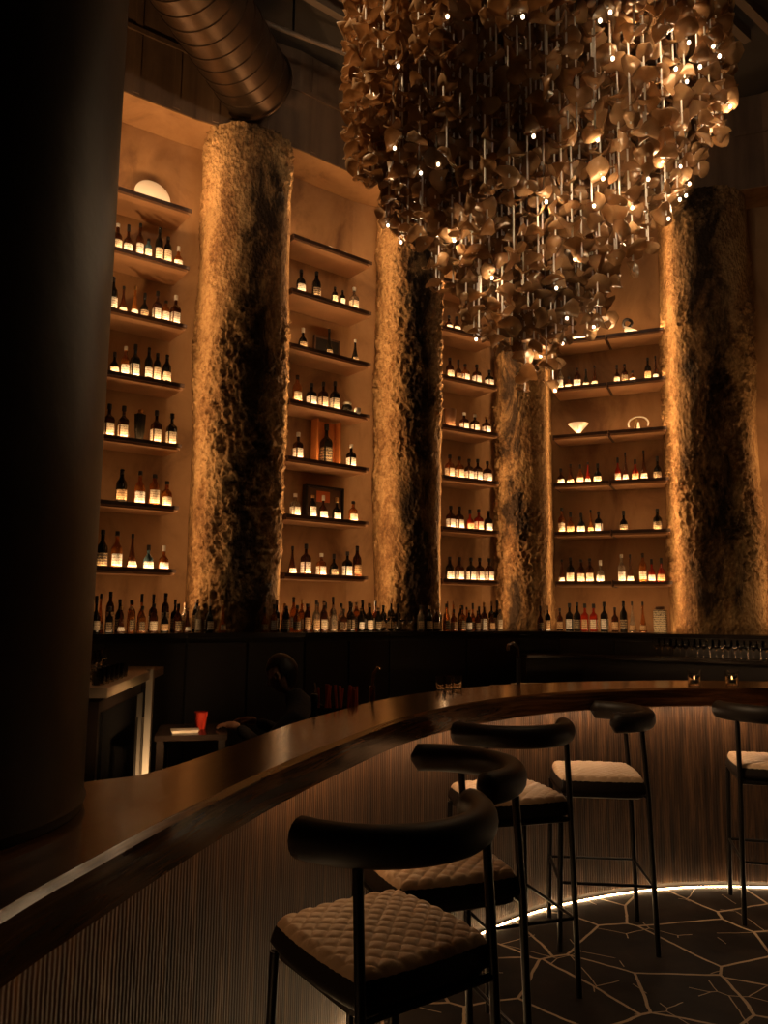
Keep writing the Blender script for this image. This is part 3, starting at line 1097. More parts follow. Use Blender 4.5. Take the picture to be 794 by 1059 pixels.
def row(off, px0, px1, n0, n1, where, step, hs, gaps=()):
    P, L = path_pts(offset(front, off)[1:11])
    s, cnt = .1, 0
    while s < L[-1]:
        p, d = along(P, L, s)
        s += step * random.uniform(.85, 1.25)
        x = px_of((p.x, p.y, BT + .1))
        if x < px0 or x > px1 or any(a <= x <= b_ for a, b_ in gaps): continue
        yield p, d, x, random.uniform(*hs)


SEG = [(90, 187, 'below leftmost alcove'), (187, 285, 'before leftmost crusted column'), (285, 377, 'below second alcove'),
       (377, 440, 'before second column'), (440, 515, 'below third alcove'), (515, 572, 'before third column')]
for ri, (off, rowname, step, hs) in enumerate(((.10, 'back row', .083, (.24, .33)), (.27, 'front row', .092, (.20, .29)))):
    cnts = {}
    gaps = ((520, 700),) if ri == 0 else ((392, 432), (522, 552), (572, 700))
    for p, d, x, h in row(off, 92, 700, 0, 0, '', step, hs, gaps):
        seg = [s for s in SEG if s[0] <= x < s[1]]
        if not seg: continue
        seg = seg[0][2]
        cnts[seg] = cnts.get(seg, 0) + 1
        kd, g = random.choice(kinds), random.choice(glc)
        if 240 < x < 262: continue
        lab = random.choice([0, 1, 2, 3, 3, 2])
        r0 = max(r for r, _ in KIND[kd]['p']) * h / .30
        wd = min(1.2, .0335 / r0)
        bottle(p.x, p.y, BT + .0008, math.atan2(d.y, d.x) + random.uniform(-.5, .5), h, kd, g, lab, random.choice([0, 0, 0, 1, 2]),
               '%s %s bottle on counter %s, %s from left, %s' % (GNAME[g], KNAME[kd], seg, NUM[cnts[seg] - 1], rowname), 'bottles along the back counter', wide=wd)
# the row below the right alcove, some bottles in red glass
A4v, B4v = v2(A4[0]), v2(A4[1])
d, n = dirs(*A4)
for i, (px, hp, kd, g, lab, cap) in enumerate([(579, 22, 'round', 'brown', 2, 0), (589, 27, 'square', 'dark', 1, 0), (597, 28, 'round', 'dark', 3, 0), (605, 27, 'square', 'red', 2, 0), (614, 27, 'square', 'red', 0, 0),
                                         (625, 29, 'square', 'dark', 1, 0), (636, 24, 'round', 'brown', 2, 0), (645, 30, 'wine', 'dark', 3, 0), (654, 30, 'bell', 'clear', 2, 0), (665, 30, 'bell', 'amber', 2, 0)]):
    s = hit_shelf(px, A4v, d, BT + .05, -.08)
    p = A4v + d * s + n * .08
    h = hp * p.y / F_PX * 1.04
    bottle(p.x, p.y, BT + .0008, math.atan2(d.y, d.x), h, kd, g, lab, cap, '%s %s bottle on right ledge below alcove, %s from left' % (GNAME[g], KNAME[kd], NUM[i]), 'bottles on the right ledge', wide=min(1, .038 / (max(r for r, _ in KIND[kd]['p']) * h / .30 * (.8 if kd == 'square' else 1))))
s = hit_shelf(683, A4v, d, BT + .05, -.08)
p = A4v + d * s + n * .08
t = tag(empty('gift_tin', (p.x, p.y, BT + .0008), math.atan2(d.y, d.x)), 'white decorated gift tin at the right end of the ledge bottles', 'tin')
tin = mat_label('white_tin_print', (.85, .72, .48), (.12, .06, .03))
MB().box(-.065, -.05, 0, .065, .05, .235).build('tin_body', tin, t, bevel=.012)
MB().lathe([(.045, .236), (.046, .262), (.040, .268)], 20).build('lid', MT['shelf'], t)

# ------------------------------------------------------------------ the curved bar
outer = [(-.75, -1.6), (-.66, -.4), (-.58, .5), (-.52, 1.10), (-.47, 1.36), (-.395, 1.70), (-.25, 2.21), (.02, 2.95), (.18, 3.27), (.38, 3.58), (.69, 3.92), (1.06, 4.20), (1.62, 4.43), (2.18, 4.47), (2.9, 4.32), (3.7, 3.85), (4.3, 3.1)]
inner = [(-1.5, -1.6), (-1.42, -.4), (-1.36, .5), (-1.30, 1.05), (-1.20, 1.50), (-.72, 1.92), (-.56, 2.10), (-.345, 2.86), (-.22, 3.19), (.03, 3.76), (.46, 4.31), (.93, 4.64), (1.58, 4.86), (2.25, 4.92), (3.1, 4.76), (4.1, 4.2), (4.8, 3.35)]


def catmull(pts, per=14):
    P = [Vector((*p, 0)) for p in pts]
    P = [P[0] * 2 - P[1]] + P + [P[-1] * 2 - P[-2]]
    out = []
    for i in range(1, len(P) - 2):
        for j in range(per):
            t = j / per
            a, b_, c_, d_ = P[i - 1:i + 3]
            out.append(.5 * ((2 * b_) + (c_ - a) * t + (2 * a - 5 * b_ + 4 * c_ - d_) * t * t + (3 * b_ - a - 3 * c_ + d_) * t ** 3))
    out.append(P[-2])
    return out


def smooth_poly(P, it):
    for _ in range(it):
        P = [P[0]] + [(P[i - 1] + P[i] * 2 + P[i + 1]) / 4 for i in range(1, len(P) - 1)] + [P[-1]]
    return P


O = smooth_poly(catmull(outer), 14)
I = smooth_poly(catmull(inner), 14)


def arclen(P):
    L = [0]
    for a, b_ in zip(P, P[1:]): L.append(L[-1] + (b_ - a).length)
    return L


def off3(P, d):
    out = []
    for i, p in enumerate(P):
        t = (P[min(i + 1, len(P) - 1)] - P[max(i - 1, 0)]).normalized()
        out.append(p + Vector((t.y, -t.x, 0)) * d)
    return out


def uvribbon(rings, name, m, parent, us, smooth=50):
    """rings[i][k] points, with uv u=arc length, v=running girth"""
    n = len(rings[0])
    vs = [tuple(p) for r in rings for p in r]
    fs, uvs = [], []
    g = [0]
    for k in range(n): g.append(g[-1] + (Vector(rings[0][(k + 1) % n]) - Vector(rings[0][k])).length)
    for i in range(len(rings) - 1):
        for k in range(n):
            l = (k + 1) % n
            fs.append((i * n + k, i * n + l, (i + 1) * n + l, (i + 1) * n + k))
            uvs += [(us[i], g[k]), (us[i], g[k + 1]), (us[i + 1], g[k + 1]), (us[i + 1], g[k])]
    fs.append(tuple(range(n))[::-1]); fs.append(tuple((len(rings) - 1) * n + k for k in range(n)))
    uvs += [(0, 0)] * (2 * n)
    me = bpy.data.meshes.new(name)
    me.from_pydata(vs, [], fs)
    me.materials.append(m)
    uvl = me.uv_layers.new(name='UVMap')
    uvl.data.foreach_set('uv', [c for u in uvs for c in u])
    me.polygons.foreach_set('use_smooth', [True] * len(me.polygons))
    me.set_sharp_from_angle(angle=math.radians(smooth))
    return obj(name, me, parent)


bar = tag(empty('bar_counter'), 'long curved bar counter with varnished wood top and ribbed front', 'bar')
us = arclen(O)
zt, zb = COUNTER, COUNTER - .105
rings = []
O2 = off3(O, -.012)
for o, o2, i_ in zip(O, O2, I):
    m_ = (o + i_) / 2
    rings.append([(i_.x, i_.y, zb), (i_.x, i_.y, zt - .004), (i_.x, i_.y, zt), (o2.x, o2.y, zt), (o.x, o.y, zt - .012), (o.x, o.y, zb + .006), (o2.x, o2.y, zb)])
uvribbon(rings, 'bar_top', MT['bartop'], bar, us, 30)
D0, D1 = off3(O, -.17), off3(O, -.24)
uvribbon([[(b_.x, b_.y, .03), (b_.x, b_.y, zb - .003), (a.x, a.y, zb - .003), (a.x, a.y, .03)] for a, b_ in zip(D0, D1)], 'bar_front', MT['die'], bar, us, 30)
T0, T1 = off3(O, -.195), off3(O, -.23)
MB().strip([[(a.x, a.y, 0.0), (a.x, a.y, .028), (b_.x, b_.y, .028), (b_.x, b_.y, 0.0)] for a, b_ in zip(T0, T1)]).build('toe_kick', MT['cab'], bar)
L0, L1 = off3(O, -.166), off3(O, -.158)
MB().strip([[(a.x, a.y, .002), (a.x, a.y, .0055), (b_.x, b_.y, .0055), (b_.x, b_.y, .002)] for a, b_ in zip(L0[30:], L1[30:])]).build('toe_light_strip', MT['led_toe'], bar)
L0, L1 = off3(O, -.085), off3(O, -.070)
for sl, mm in ((slice(20, 86), 'led_dim'), (slice(86, 112), 'led_bar'), (slice(112, None), 'led_far')):
    MB().strip([[(a.x, a.y, zb - .001), (a.x, a.y, zb - .006), (b_.x, b_.y, zb - .006), (b_.x, b_.y, zb - .001)] for a, b_ in zip(L0[sl], L1[sl])]).build('under_top_light_strip', MT[mm], bar)
# inner support so the top rests on something behind as well
I1 = off3(I, .01); I2 = off3(I, .035)
MB().strip([[(a.x, a.y, .0), (a.x, a.y, zb - .002), (b_.x, b_.y, zb - .002), (b_.x, b_.y, .0)] for a, b_ in zip(I1[96:], I2[96:])]).build('inner_panel', MT['cab'], bar)

# ------------------------------------------------------------------ big smooth column standing at the left of the bar
fc = empty('round_column', (-1.022, 1.58, 0))
tag(fc, 'massive smooth dark round column standing on the bar at the far left', 'column')
prof = [(.41, COUNTER + .001), (.415, COUNTER + .02), (.41, COUNTER + .03)] + [(.41, COUNTER + .03 + (CEIL - COUNTER - .032) * i / 12) for i in range(1, 13)]
MB().lathe(prof, 96).build('shaft', MT['column'], fc, smooth=30)

# ------------------------------------------------------------------ bar stools
def rounded_sq(h, r, n=6):
    out = []
    for cx_, cy_, a0 in ((h - r, h - r, 0), (-h + r, h - r, PI / 2), (-h + r, -h + r, PI), (h - r, -h + r, 3 * PI / 2)):
        for i in range(n + 1):
            a = a0 + PI / 2 * i / n
            out.append((cx_ + r * math.cos(a), cy_ + r * math.sin(a)))
    return out


def seat_mesh():
    """quilted cushion: height field over a rounded square with diamond stitching"""
    h, N_ = .212, 84
    vs, fs = [], []
    for j in range(N_ + 1):
        for i in range(N_ + 1):
            u, v = i / N_ * 2 - 1, j / N_ * 2 - 1
            # squircle mapping keeps the corners rounded
            k = .30
            x = u * math.sqrt(max(0, 1 - k * v * v / 2)) * h
            y = v * math.sqrt(max(0, 1 - k * u * u / 2)) * h
            e = max(abs(u), abs(v))
            crown = .078 + .012 * (1 - u * u) * (1 - v * v) - .05 * max(0, (e - .86) / .14) ** 2.2
            a, b_ = (x + y) / .052, (x - y) / .052
            qa, qb = abs(a - round(a)), abs(b_ - round(b_))
            groove = math.exp(-(min(qa, qb) / .09) ** 2)
            puff = (math.sin(PI * min(.5, qa) ) ** .7 * math.sin(PI * min(.5, qb)) ** .7)
            fade = 1 if e < .9 else max(0, 1 - (e - .9) / .08)
            z = crown + fade * (.0022 * puff - .0042 * groove)
            vs.append((x, y, z))
    for j in range(N_):
        for i in range(N_):
            a = j * (N_ + 1) + i
            fs.append((a, a + 1, a + N_ + 2, a + N_ + 1))
    mb = MB().add(vs, fs)
    # side wall down
    edge = [(i, 0) for i in range(N_)] + [(N_, j) for j in range(N_)] + [(N_ - i, N_) for i in range(N_)] + [(0, N_ - j) for j in range(N_)]
    ids = [j * (N_ + 1) + i for i, j in edge]
    m = len(ids)
    base = len(mb.v)
    for idx in ids:
        x, y, z = vs[idx]
        mb.v.append((x * 1.01, y * 1.01, .016))
    for idx in ids:
        x, y, z = vs[idx]
        mb.v.append((x * .97, y * .97, .003))
    for q in range(m):
        r = (q + 1) % m
        mb.f.append((ids[q], ids[r], base + r, base + q))
        mb.f.append((base + q, base + r, base + m + r, base + m + q))
    mb.f.append(tuple(base + m + q for q in range(m)))
    me = mb.mesh('seat', MT['seat'], smooth=50)
    me.materials.append(MT['back'])
    for p in me.polygons:
        if p.center.z < .060 or p.normal.z < .35: p.material_index = 1
    return me


def copy_tree(o, parent=None):
    c_ = o.copy(); C.objects.link(c_); c_.parent = parent
    for ch in list(o.children): copy_tree(ch, c_)
    return c_


SEATZ = .70


def make_stool():
    t = empty('bar_stool')
    sm = seat_mesh()
    obj('seat', sm, t, (0, 0, SEATZ))
    rs = rounded_sq(.19, .04)
    MB().strip([[(x * k, y * k, z) for x, y in rs] for k, z in ((.93, SEATZ - .022), (1, SEATZ - .014), (1, SEATZ + .0025))]).build('seat_pan', MT['under'], t)
    W, Dp = .19, .19
    # back: padded half ring
    pts = [(.015 + .265 * math.cos(a), .262 * math.sin(a), 1.035) for a in [PI - 1.42 + 2.84 * i / 32 for i in range(33)]]
    rings = []
    for i, p in enumerate(pts):
        u = i / 32
        a = PI - 1.42 + 2.84 * u
        er = min(1, min(u, 1 - u) / .035)
        sc = math.sqrt(max(.05, 1 - (1 - er) ** 2))
        nx, ny = math.cos(a), math.sin(a)
        ring = []
        for k in range(16):
            g = 2 * PI * k / 16
            rx, rzz = .040 * math.cos(g) * sc, .047 * math.sin(g) * sc
            rx = math.copysign(abs(rx) ** .9 * .040 ** .1, rx) if rx else 0
            ring.append((p[0] + nx * rx, p[1] + ny * rx, p[2] + rzz))
        rings.append(ring)
    MB().strip(rings).build('backrest', MT['back'], t, smooth=60)
    for sy in (-1, 1):
        # rear legs run up to the backrest; gently splayed at the foot
        MB().tube([(-.225, sy * (W + .012), .001), (-.205, sy * W, SEATZ - .01), (-.185, sy * (W - .002), .992)], .0125, 10).build('leg', MT['stoolmetal'], t, smooth=40)
        MB().tube([(.215, sy * (W + .008), .001), (.195, sy * (W - .005), SEATZ - .008)], .0125, 10).build('leg', MT['stoolmetal'], t, smooth=40)
        MB().tube([(-.214, sy * (W + .006), .30), (.206, sy * (W + .003), .30)], .007, 8).build('footrest', MT['stoolmetal'], t, smooth=40)
    MB().tube([(.207, -W - .003, .30), (.207, W + .003, .30)], .009, 8).build('footrest', MT['stoolmetal'], t, smooth=40)
    MB().tube([(-.214, -W - .006, .30), (-.214, W + .006, .30)], .007, 8).build('footrest', MT['stoolmetal'], t, smooth=40)
    MB().tube([(-.203, -W, SEATZ - .012), (-.203, W, SEATZ - .012)], .010, 8).build('seat_rail', MT['stoolmetal'], t, smooth=40)
    MB().tube([(.193, -W, SEATZ - .012), (.193, W, SEATZ - .012)], .010, 8).build('seat_rail', MT['stoolmetal'], t, smooth=40)
    return t


proto = make_stool()
STOOLS = [(.0, 2.02, 125, 'nearest bar stool with tan quilted seat and thick dark padded back'),
          (.17, 2.55, 200, 'second nearest bar stool, its seat showing behind the nearest stool back'),
          (.55, 3.50, 108, 'middle bar stool whose wide dark back faces the camera before the curve'),
          (1.06, 3.95, 175, 'bar stool seen side-on, its pale seat pointing left at the bar front'),
          (2.08, 4.26, 75, 'rightmost bar stool cut by the picture edge, pale seat half visible')]
for i, (x, y, a, lb) in enumerate(STOOLS):
    o = proto if i == 0 else copy_tree(proto)
    o.location = (x, y, 0); o.rotation_euler.z = math.radians(a)
    tag(o, lb, 'bar stool', 'quilted bar stools along the curved bar')

# ------------------------------------------------------------------ things behind and on the bar
# steel fridge unit on the left
e0, e1 = Vector((-1.56, 4.42, 0)), Vector((-1.67, 5.62, 0))
d = (e1 - e0).normalized()
ang = math.atan2(d.y, d.x)
fz = tag(empty('fridge_unit', (e0.x, e0.y, 0), ang), 'steel bar fridge with black glass door left behind the bar', 'fridge')
L = (e1 - e0).length
MB().box(0, .02, .03, L - .1, .55, 1.02).build('cabinet', MT['cab'], fz)
dr = MB().box(.03, 0, .12, L - .13, .018, .96).build('glass_door', MT['blackglass'], fz, bevel=.004)
MB().tube([(L - .2, -.02, .4), (L - .2, -.02, .8)], .008, 8).build('handle', MT['steel'], dr)
MB().box(-.02, -.03, 1.04, L, .56, 1.10).build('steel_top', MT['satin'], fz, bevel=.004)
MB().box(L - .075, -.05, .0, L - .015, -.003, 1.115).build('steel_post', MT['satin'], fz, bevel=.004)
MB().box(L + .005, -.02, 1.03, L + .5, .56, 1.09).build('steel_side_shelf', MT['steel'], fz, bevel=.004)
MB().box(L + .42, .1, 0, L + .48, .5, 1.028).build('side_leg', MT['cab'], fz)


def glass_meshes(kind):
    if kind == 'rocks':
        return MB().lathe([(0, 0), (.034, 0), (.036, .003), (.040, .09), (.038, .09), (.033, .012), (0, .012)], 16).mesh('tumbler', MT['clear'], smooth=35)
    return MB().lathe([(0, 0), (.033, 0), (.034, .003), (.006, .010), (.0045, .07), (.012, .082), (.035, .11), (.038, .135), (.033, .175), (.0318, .175), (.036, .135), (.033, .112), (0, .086)], 16).mesh('stem_glass', MT['clear'], smooth=35)


rocks, stem = glass_meshes('rocks'), glass_meshes('stem')
n_ = 0
for i in range(6):
    for j in range(2):
        q = e0 + d * (.12 + i * .11) + Vector((-d.y, d.x, 0)) * (.06 + j * .13)
        tag(obj('stem_glass' if j else 'tumbler', stem if j else rocks, None, (q.x, q.y, 1.1005)),
            '%s clear %s from near end on the steel fridge, %s row' % (NUM[i], 'stemmed glass' if j else 'tumbler', 'rear' if j else 'front'), 'glass', 'glasses on the steel fridge top')

# row of glasses on the right service counter
P, L_ = path_pts(offset(g0, .33))
P2, L2_ = path_pts(offset(g0, .22))
for rr_, (PP, LL) in enumerate(((P, L_), (P2, L2_))):
    s, k = 0.05, 0
    while s < LL[-1]:
        p, dd = along(PP, LL, s)
        s += .105
        x = px_of((p.x, p.y, 1.2))
        if x < 672 or x > 800: continue
        k += 1
        tag(obj('stem_glass', stem, None, (p.x, p.y, 1.1305)), '%s stemmed glass from left, %s row on the service counter' % (NUM[k - 1], 'front' if rr_ == 0 else 'rear'), 'glass', 'glasses on the right service counter')
# row of domed glasses in front of the second column
PP, LL = path_pts(offset(front, .30)[1:11])
s, k = .05, 0
while s < LL[-1]:
    p, dd = along(PP, LL, s)
    s += .085
    x = px_of((p.x, p.y, BT + .1))
    if not 393 < x < 431: continue
    k += 1
    tag(obj('stem_glass', stem, None, (p.x, p.y, BT + .0008)), '%s stemmed glass from left before the mottled second column' % NUM[k - 1], 'glass', 'glasses on the back counter')

# tealight tumblers on the bar top
for i, (px, lb) in enumerate(((718, 'left tealight tumbler standing on the right end of the bar'), (757, 'right tealight tumbler standing on the right end of the bar'))):
    q = at_z(px, 708.5, COUNTER)
    t = tag(obj('candle_holder', rocks, None, (q.x, q.y, COUNTER + .0005), 0, .95), lb, 'candle', 'tealights on the bar')
    MB().lathe([(0, .0125), (.024, .0125), (.024, .034), (0, .034)], 16).build('candle', MT['wax'], t)
    MB().lathe([(.0005, .036), (.004, .041), (.003, .050), (.0003, .058)], 8).build('flame', MT['flame'], t)

# small tumblers by the inner edge
for i, px in enumerate((460, 468, 477)):
    q = at_z(px, 713 - i * .7, COUNTER)
    q = q + Vector((-.02, .03, 0))
    tag(obj('tumbler', rocks, None, (q.x, q.y, COUNTER + .0005), 0, .7), '%s small clear tumbler from left on the inner bar edge' % NUM[i], 'glass', 'tumblers on the inner bar edge')


def facet(px, y, z0, z1, m, label, hook, nm='bar_tap'):
    q = at_y(px, 700, y)
    t = tag(empty(nm, (q.x, q.y, z0)), label, 'tap')
    h = z1 - z0
    MB().lathe([(.032, 0), (.032, .01), (.014, .02), (.012, .05)], 16).build('tap_base', m, t, smooth=40)
    MB().tube([(0, 0, .045), (0, 0, h * .62)], .012, 10).build('stem', m, t, smooth=40)
    MB().tube([(0, 0, h * .6), (hook * .1, 0, h * .85), (hook * .5, -.01, h * .99), (hook * .9, -.02, h * .98), (hook, -.02, h * .88)], .0075, 10).build('spout', m, t, smooth=60)
    return t


# work shelf behind the bar (speed rail) that carries tools
Sr = [I[k] for k in range(90, len(I))]
S1, S2 = off3(I, -.02), off3(I, -.30)
ws = tag(empty('speed_rail'), 'dark bartender work shelf running along inside the bar', 'shelf')
MB().strip([[(a.x, a.y, .86), (a.x, a.y, .90), (b_.x, b_.y, .90), (b_.x, b_.y, .86)] for a, b_ in zip(S1[92:], S2[92:])]).build('worktop', MT['cabtop'], ws)
MB().strip([[(a.x, a.y, .0), (a.x, a.y, .859), (b_.x, b_.y, .859), (b_.x, b_.y, .0)] for a, b_ in zip(off3(I, -.22)[92:], off3(I, -.25)[92:])]).build('support_panel', MT['cab'], ws)


def on_rail(px, k=.16):
    P_ = off3(I, -k)
    best = min(P_[95:], key=lambda p: abs(px_of((p.x, p.y, 1.0)) - px))
    return best


q = on_rail(383)
tt = tag(empty('bar_tap', (q.x, q.y, .9005)), 'slim brass bar tap with curved spout left of centre', 'tap')
MB().lathe([(.03, 0), (.03, .01), (.012, .02), (.010, .05)], 16).build('tap_base', MT['brass'], tt, smooth=40)
MB().tube([(0, 0, .045), (0, 0, .27)], .016, 10).build('stem', MT['brass'], tt, smooth=40)
MB().tube([(0, 0, .265), (.005, 0, .33), (.025, 0, .36), (.038, 0, .35)], .007, 10).build('spout', MT['brass'], tt, smooth=60)
q = on_rail(535)
tt = tag(empty('bar_tap', (q.x, q.y, .9005)), 'dark bar tap with hooked spout below the chandelier', 'tap')
MB().lathe([(.03, 0), (.03, .01), (.014, .02), (.012, .05)], 16).build('tap_base', CAPM[0], tt, smooth=40)
MB().tube([(0, 0, .045), (0, 0, .36)], .014, 10).build('stem', CAPM[0], tt, smooth=40)
MB().tube([(0, 0, .355), (-.005, 0, .43), (-.03, 0, .455), (-.06, 0, .44), (-.062, 0, .41)], .010, 10).build('spout', MT['chrome'], tt, smooth=60)
q = on_rail(323)
bt = bottle(q.x, q.y, .9005, 0, .28, 'round', 'dark', 3, 0, 'dark bottle with a steel pourer at the inner bar edge', None)
MB().tube([(0, 0, .299), (0, 0, .335), (-.004, 0, .35)], .006, 8).build('pourer', MT['chrome'], bt)
q = on_rail(351)
t = tag(empty('straw_caddy', (q.x, q.y, .9005)), 'caddy of orange and red straws behind the bar top', 'caddy')
MB().box(-.10, -.05, 0, .10, .05, .006).build('tray', CAPM[0], t)
for i in range(14):
    x = -.088 + i * .0135
    MB().tube([(x, random.uniform(-.03, .03), .007), (x + random.uniform(-.03, .03), random.uniform(-.03, .03), .27 + random.uniform(0, .04))], .006, 6).build('straw', MT['straw'], t)
for q_ in ((-.10, -.05, .0065, -.096, .05, .2), (.096, -.05, .0065, .10, .05, .2), (-.096, -.05, .0065, .096, -.046, .2), (-.096, .046, .0065, .096, .05, .2)):
    MB().box(*q_).build('caddy_wall', CAPM[0], t)

# low counter by the bartender with a red cup and a white tray
wt = tag(empty('prep_table', (-1.12, 4.72, 0), .2), 'low dark prep table behind the bar left of the bartender', 'table')
MB().box(-.2, -.22, .80, .2, .22, .83).build('table_top', MT['cabtop'], wt)
for sx in (-1, 1):
    for sy in (-1, 1):
        MB().box(sx * .17 - .02, sy * .19 - .02, 0, sx * .17 + .02, sy * .19 + .02, .799).build('leg', MT['cab'], wt)
q = at_z(210, 752, .86)
tag(MB().lathe([(0, 0), (.028, 0), (.030, .003), (.040, .10), (.038, .10), (.027, .01), (0, .01)], 18).build('red_cup', MT['red'], None, smooth=35, loc=(-1.08, 4.74, .8305)), 'red cup on the prep table behind the bar', 'cup')
tag(MB().strip([[(-.07, -.04, 0), (.07, -.04, 0), (.07, .04, 0), (-.07, .04, 0)], [(-.08, -.05, .015), (.08, -.05, .015), (.08, .05, .015), (-.08, .05, .015)]]).build('white_tray', MT['white'], None, loc=(-1.14, 4.61, .8305), rz=.3), 'small white tray beside the red cup on the prep table', 'tray')

# ------------------------------------------------------------------ bartender, crouched and leaning behind the bar
def skin_body(name, m, chain, edges, radii, root, parent=None, sub=2):
    me = bpy.data.meshes.new(name)
    me.from_pydata(chain, edges, [])
    me.materials.append(m)
    o = bpy.data.objects.new(name, me)
    C.objects.link(o); o.parent = parent
    o.modifiers.new('skin', 'SKIN').use_smooth_shade = True
    if not me.skin_vertices: me.skin_vertices.new()
    for i, r in enumerate(radii):
        sv = me.skin_vertices[0].data[i]
        sv.radius = r if isinstance(r, tuple) else (r, r)
        sv.use_root = (i == root)
    s_ = o.modifiers.new('sub', 'SUBSURF'); s_.levels = s_.render_levels = sub
    return o


bp = tag(empty('person', (-.27, 4.66, -.05), math.radians(165)), 'bartender in black clothes crouching forward behind the bar', 'person')
V = [(0, 0, .50), (.06, 0, .66), (.14, 0, .84), (.20, 0, .98), (.25, 0, 1.06), (.29, 0, 1.12),        # pelvis to neck 0-5
     (.19, .17, .97), (.36, .22, .80), (.56, .13, .90),                                                # left arm 6-8
     (.19, -.17, .97), (.36, -.22, .80), (.56, -.13, .90),                                             # right arm 9-11
     (.02, .10, .48), (.36, .13, .52), (.16, .12, .12), (.30, .12, .045),                               # left leg 12-15
     (.02, -.10, .48), (.36, -.13, .50), (.12, -.12, .12), (.26, -.12, .045)]                           # right leg 16-19
Ed = [(0, 1), (1, 2), (2, 3), (3, 4), (4, 5), (3, 6), (6, 7), (7, 8), (3, 9), (9, 10), (10, 11), (0, 12), (12, 13), (13, 14), (14, 15), (0, 16), (16, 17), (17, 18), (18, 19)]
Rr = [(.15, .12), (.14, .11), (.16, .12), (.14, .10), (.07, .07), (.055, .055), .065, .05, .035, .065, .05, .035, .09, .07, .05, .045, .09, .07, .05, .045]
body = skin_body('clothed_body', MT['cloth'], V, Ed, Rr, 0, bp)
for sy in (1, -1):
    hv, he, hr = [(.555, .13 * sy, .90), (.62, .11 * sy, .91)], [(0, 1)], [.028, .03]
    for f_ in range(4):
        y0 = .11 * sy + (f_ - 1.5) * .019
        b0 = len(hv)
        ln = (.034, .038, .036, .028)[f_]
        hv += [(.65, y0, .912), (.65 + ln, y0, .905), (.65 + ln * 1.6, y0, .885)]
        he += [(1, b0), (b0, b0 + 1), (b0 + 1, b0 + 2)]; hr += [.010, .009, .008]
    b0 = len(hv)
    hv += [(.60, (.11 - .035) * sy, .905), (.635, (.11 - .055) * sy, .895)]
    he += [(1, b0), (b0, b0 + 1)]; hr += [.011, .009]
    skin_body('hand', MT['skin'], hv, he, hr, 0, bp, 1)
# head
hd = MB()
rings = []
for j in range(17):
    ph = PI * j / 16
    for i in range(1): pass
vs, fs = [], []
for j in range(17):
    ph = PI * j / 16 - PI / 2
    for i in range(24):
        a = 2 * PI * i / 24
        x, y, z = .092 * math.cos(ph) * math.cos(a), .074 * math.cos(ph) * math.sin(a), .115 * math.sin(ph)
        if z < 0: x += .012 * (-z / .115); x *= 1 - .25 * (-z / .115); y *= 1 - .28 * (-z / .115)
        if x > .05 and abs(y) < .016 and -.035 < z < .012: x += .022 * (1 - abs(y) / .016)
        if x > .05 and abs(abs(y) - .03) < .014 and abs(z - .012) < .014: x -= .008
        if x > .04 and abs(y) < .028 and abs(z + .058) < .010: x += .005
        vs.append((x, y, z))
for j in range(16):
    for i in range(24):
        k = (i + 1) % 24
        fs.append((j * 24 + i, j * 24 + k, (j + 1) * 24 + k, (j + 1) * 24 + i))
head = MB().add(vs, fs).build('head', MT['skin'], bp, smooth=70, loc=(.345, 0, 1.20))
head.rotation_euler = (0, math.radians(28), 0)
vs2 = [(x * 1.09 - .010, y * 1.10, z * 1.08 + .008) for x, y, z in vs]
keep = lambda p: p[2] > .048 or p[0] < -.03
f2 = [f for f in fs if all(keep(vs2[i]) for i in f)]
MB().add(vs2, f2).build('hair', MT['hair'], head, smooth=70)
for sy in (1, -1):
    MB().add([(x * .018 + .0, y * .010 + sy * .076, z * .030) for x, y, z in [(math.cos(a) * math.cos(b2), math.sin(b2), math.sin(a) * math.cos(b2)) for a in [2 * PI * i / 10 for i in range(10)] for b2 in (-.9, 0, .9)]],
             [(i * 3 + k, ((i + 1) % 10) * 3 + k, ((i + 1) % 10) * 3 + k + 1, i * 3 + k + 1) for i in range(10) for k in (0, 1)]).build('ear', MT['skin'], head, smooth=70)

# ------------------------------------------------------------------ duct, conduit
dz = 6.47
a_, b_ = Vector((-1.86, 4.4, dz)), Vector((-1.20, 7.02, dz))
dd = (b_ - a_).normalized()
b_ = a_ + dd * 2.42
rad_ = .355
ringp, ringr = [], []
Ln = (b_ - a_).length
k = int(Ln / .155)
for i in range(k):
    s = i * Ln / k
    for ds, r in ((0, rad_), (.004, rad_ + .009), (.016, rad_ + .009), (.020, rad_)):
        ringp.append(a_ + dd * (s + ds)); ringr.append(r)
ringp.append(b_); ringr.append(rad_)
dt = tag(empty('air_duct', a_), 'large round spiral metal air duct hanging below the ceiling', 'duct')
MB().tube([p - a_ for p in ringp], 0, 56, rs=ringr).build('duct_pipe', MT['duct'], dt, smooth=30)
MB().tube([(b_ - a_) + dd * .001, (b_ - a_) + dd * .02, (b_ - a_) + dd * .024, (b_ - a_) + dd * .06], 0, 56, rs=[rad_ + .022, rad_ + .022, rad_ - .02, rad_ - .02]).build('end_flange', MT['duct'], dt, smooth=30)
for s in (.5, 1.7):
    p = dd * s
    MB().tube([p + Vector((0, 0, rad_)), Vector((p.x, p.y, CEIL - dz - .001))], .008, 6).build('hanger', MT['stoolmetal'], dt)
q0, q1 = at_z(270, 22, 6.75), at_z(395, 70, 6.75)
cp = tag(empty('ceiling_conduit', q0), 'thin pale conduit pipe slanting from the duct toward the chandelier', 'pipe')
MB().tube([(0, 0, 0), q1 - q0], .022, 10).build('pipe', MT['batten'], cp, smooth=40)
for s in (.25, .75):
    p = (q1 - q0) * s
    MB().box(-.01, -.01, .02, .01, .01, CEIL - q0.z - .001, c=(p.x, p.y, p.z)).build('clip', MT['stoolmetal'], cp)

